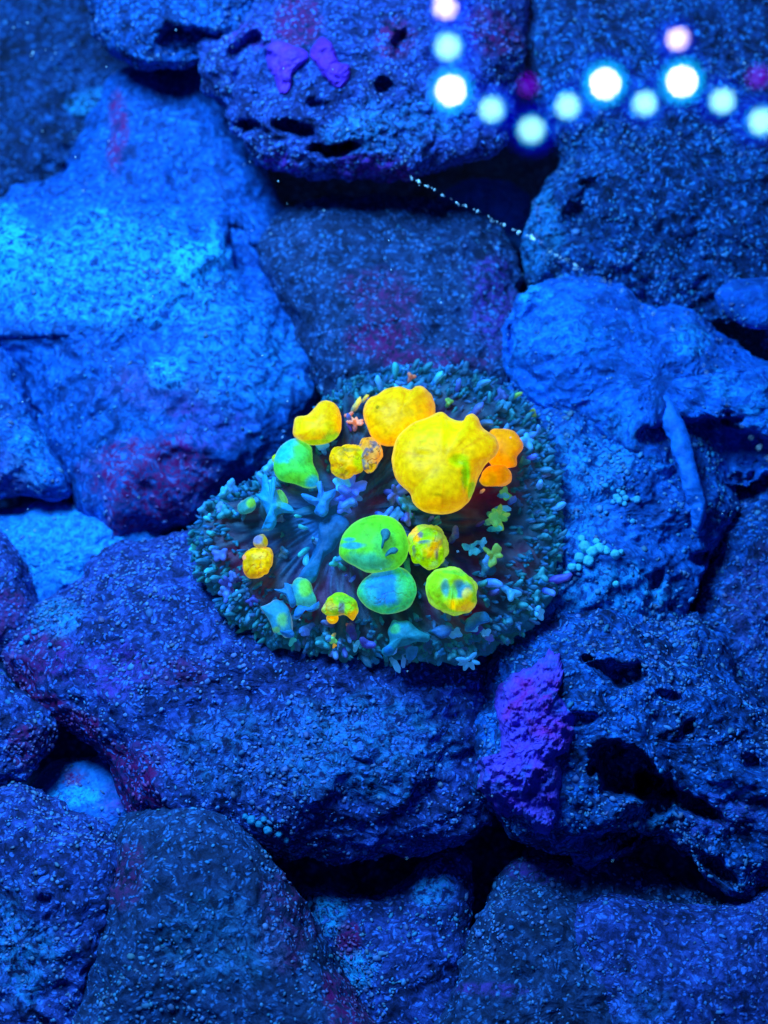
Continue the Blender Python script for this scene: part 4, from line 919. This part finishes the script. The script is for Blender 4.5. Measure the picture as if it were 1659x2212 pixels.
def disc_mesh(name, ctr, r, mat, parent, fwd=0.0, dome=.15, seg=40, ks=(1, .7, .4, .1), hemi=False):
    a = np.linspace(0, 2 * math.pi, seg, endpoint=False)
    fz = (lambda k: math.sqrt(max(0, 1 - k * k))) if hemi else (lambda k: 1 - k * k)
    rings = [ctr - rc * (fwd + dome * r * fz(k)) + k * r * (np.cos(a)[:, None] * lu + np.sin(a)[:, None] * lv) for k in ks]
    nk = len(ks) + 1
    rings.insert(0, ctr + rc * .3 + r * (np.cos(a)[:, None] * lu + np.sin(a)[:, None] * lv))
    Vv = np.concatenate(rings + [[ctr - rc * (fwd + dome * r)]]); i = np.arange(nk * seg).reshape(nk, seg)
    q = np.stack([i[:-1], np.roll(i[:-1], -1, 1), np.roll(i[1:], -1, 1), i[1:]], -1).reshape(-1, 4)
    Tt = np.concatenate([q[:, [0, 1, 2]], q[:, [0, 2, 3]], np.stack([i[-1], np.roll(i[-1], -1), np.full(seg, nk * seg)], -1)])
    o = build(name, Vv - ctr, Tt, mat, parent=parent)
    o.location = Vector(ctr)
    return o
EM = {'white': emission('white_led', (1, 1, 1), 60), 'cyan': emission('cyan_glow_ring', (0, .42, .80), 15), 'pale': emission('pale_cyan_led', (.36, .95, 1.0), 26),
      'purple': emission('purple_led', (.17, .0, .85), 9.0), 'pink': emission('pink_led', (1.0, .80, .98), 24), 'deep': emission('deep_blue_glow', (0, 0, 1), 8.0)}
nt = EM['deep'].node_tree; lw = nt.nodes.new('ShaderNodeLayerWeight'); lw.inputs[0].default_value = .5     # added blue dome imitates camera glow, brightest face on
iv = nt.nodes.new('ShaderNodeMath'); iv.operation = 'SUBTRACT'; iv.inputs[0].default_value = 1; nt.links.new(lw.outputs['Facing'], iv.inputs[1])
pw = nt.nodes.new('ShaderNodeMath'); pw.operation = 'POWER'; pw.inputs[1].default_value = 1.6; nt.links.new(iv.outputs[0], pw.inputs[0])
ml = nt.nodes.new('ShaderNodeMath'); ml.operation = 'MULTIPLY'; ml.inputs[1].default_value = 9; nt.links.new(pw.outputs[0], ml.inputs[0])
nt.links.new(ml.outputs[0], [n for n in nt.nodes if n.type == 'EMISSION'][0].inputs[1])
mh, nt, N, L, bs = newmat('black_lamp_housing'); bs.inputs['Base Color'].default_value = (.02, .02, .022, 1); bs.inputs['Roughness'].default_value = .5
nzh = N.new('ShaderNodeTexNoise'); nzh.inputs['Scale'].default_value = 2; rh = N.new('ShaderNodeMapRange'); rh.inputs['To Min'].default_value = .35; rh.inputs['To Max'].default_value = .6
L.new(nzh.outputs['Fac'], rh.inputs['Value']); L.new(rh.outputs[0], bs.inputs['Roughness'])
hc = lc + rc * 7
hv = []
for a, b, c_ in [(x, y, z) for x in (-1, 1) for y in (-1, 1) for z in (0, 1)]:
    hv.append(hc + lu * a * 24 + lv * b * 9 + rc * (2.5 * c_))
hv = np.array(hv)
o = build('housing', hv - lc, np.array([(0, 1, 3, 2), (4, 6, 7, 5), (0, 4, 5, 1), (2, 3, 7, 6), (0, 2, 6, 4), (1, 5, 7, 3)]), mh, parent=lamp, smooth=False)
bv = o.modifiers.new('bevel', 'BEVEL'); bv.width = .6; bv.segments = 3
for x, y, r, kind in leds:
    p, rr = bounce(x, y)
    t = ((lc - p) @ rc) / (rr @ rc)
    ctr = p + rr * t
    path = np.linalg.norm(p - C) + t
    rw = r / FOC * path * (.82 if kind == 'big' else .84)
    core = {'big': 'white', 'pale': 'pale', 'purple': 'purple', 'pink': 'pink'}[kind]
    led = disc_mesh('led', ctr, rw, EM[core], lamp, fwd=.3); led.location = Vector(ctr - lc)
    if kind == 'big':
        ln = disc_mesh('lens', ctr, rw * 1.75, EM['cyan'], led, fwd=0, dome=.05); ln.location = (0, 0, 0)  # ring added to imitate the camera glow around the white core
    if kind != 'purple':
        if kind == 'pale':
            ln = disc_mesh('lens', ctr, rw * 1.28, EM['cyan'], led, fwd=0, dome=.05); ln.location = (0, 0, 0)  # narrower added ring, the glow around a pale core
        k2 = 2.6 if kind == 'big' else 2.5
        l2 = disc_mesh('glow_dome', ctr + rc * 3, rw * k2, EM['deep'], led, fwd=-rw * .9, dome=.9, ks=(1, .985, .95, .9, .83, .74, .62, .5, .36, .2, .08), hemi=True); l2.location = Vector(rc * 3)  # added dome standing in for the soft blue glow around each dot
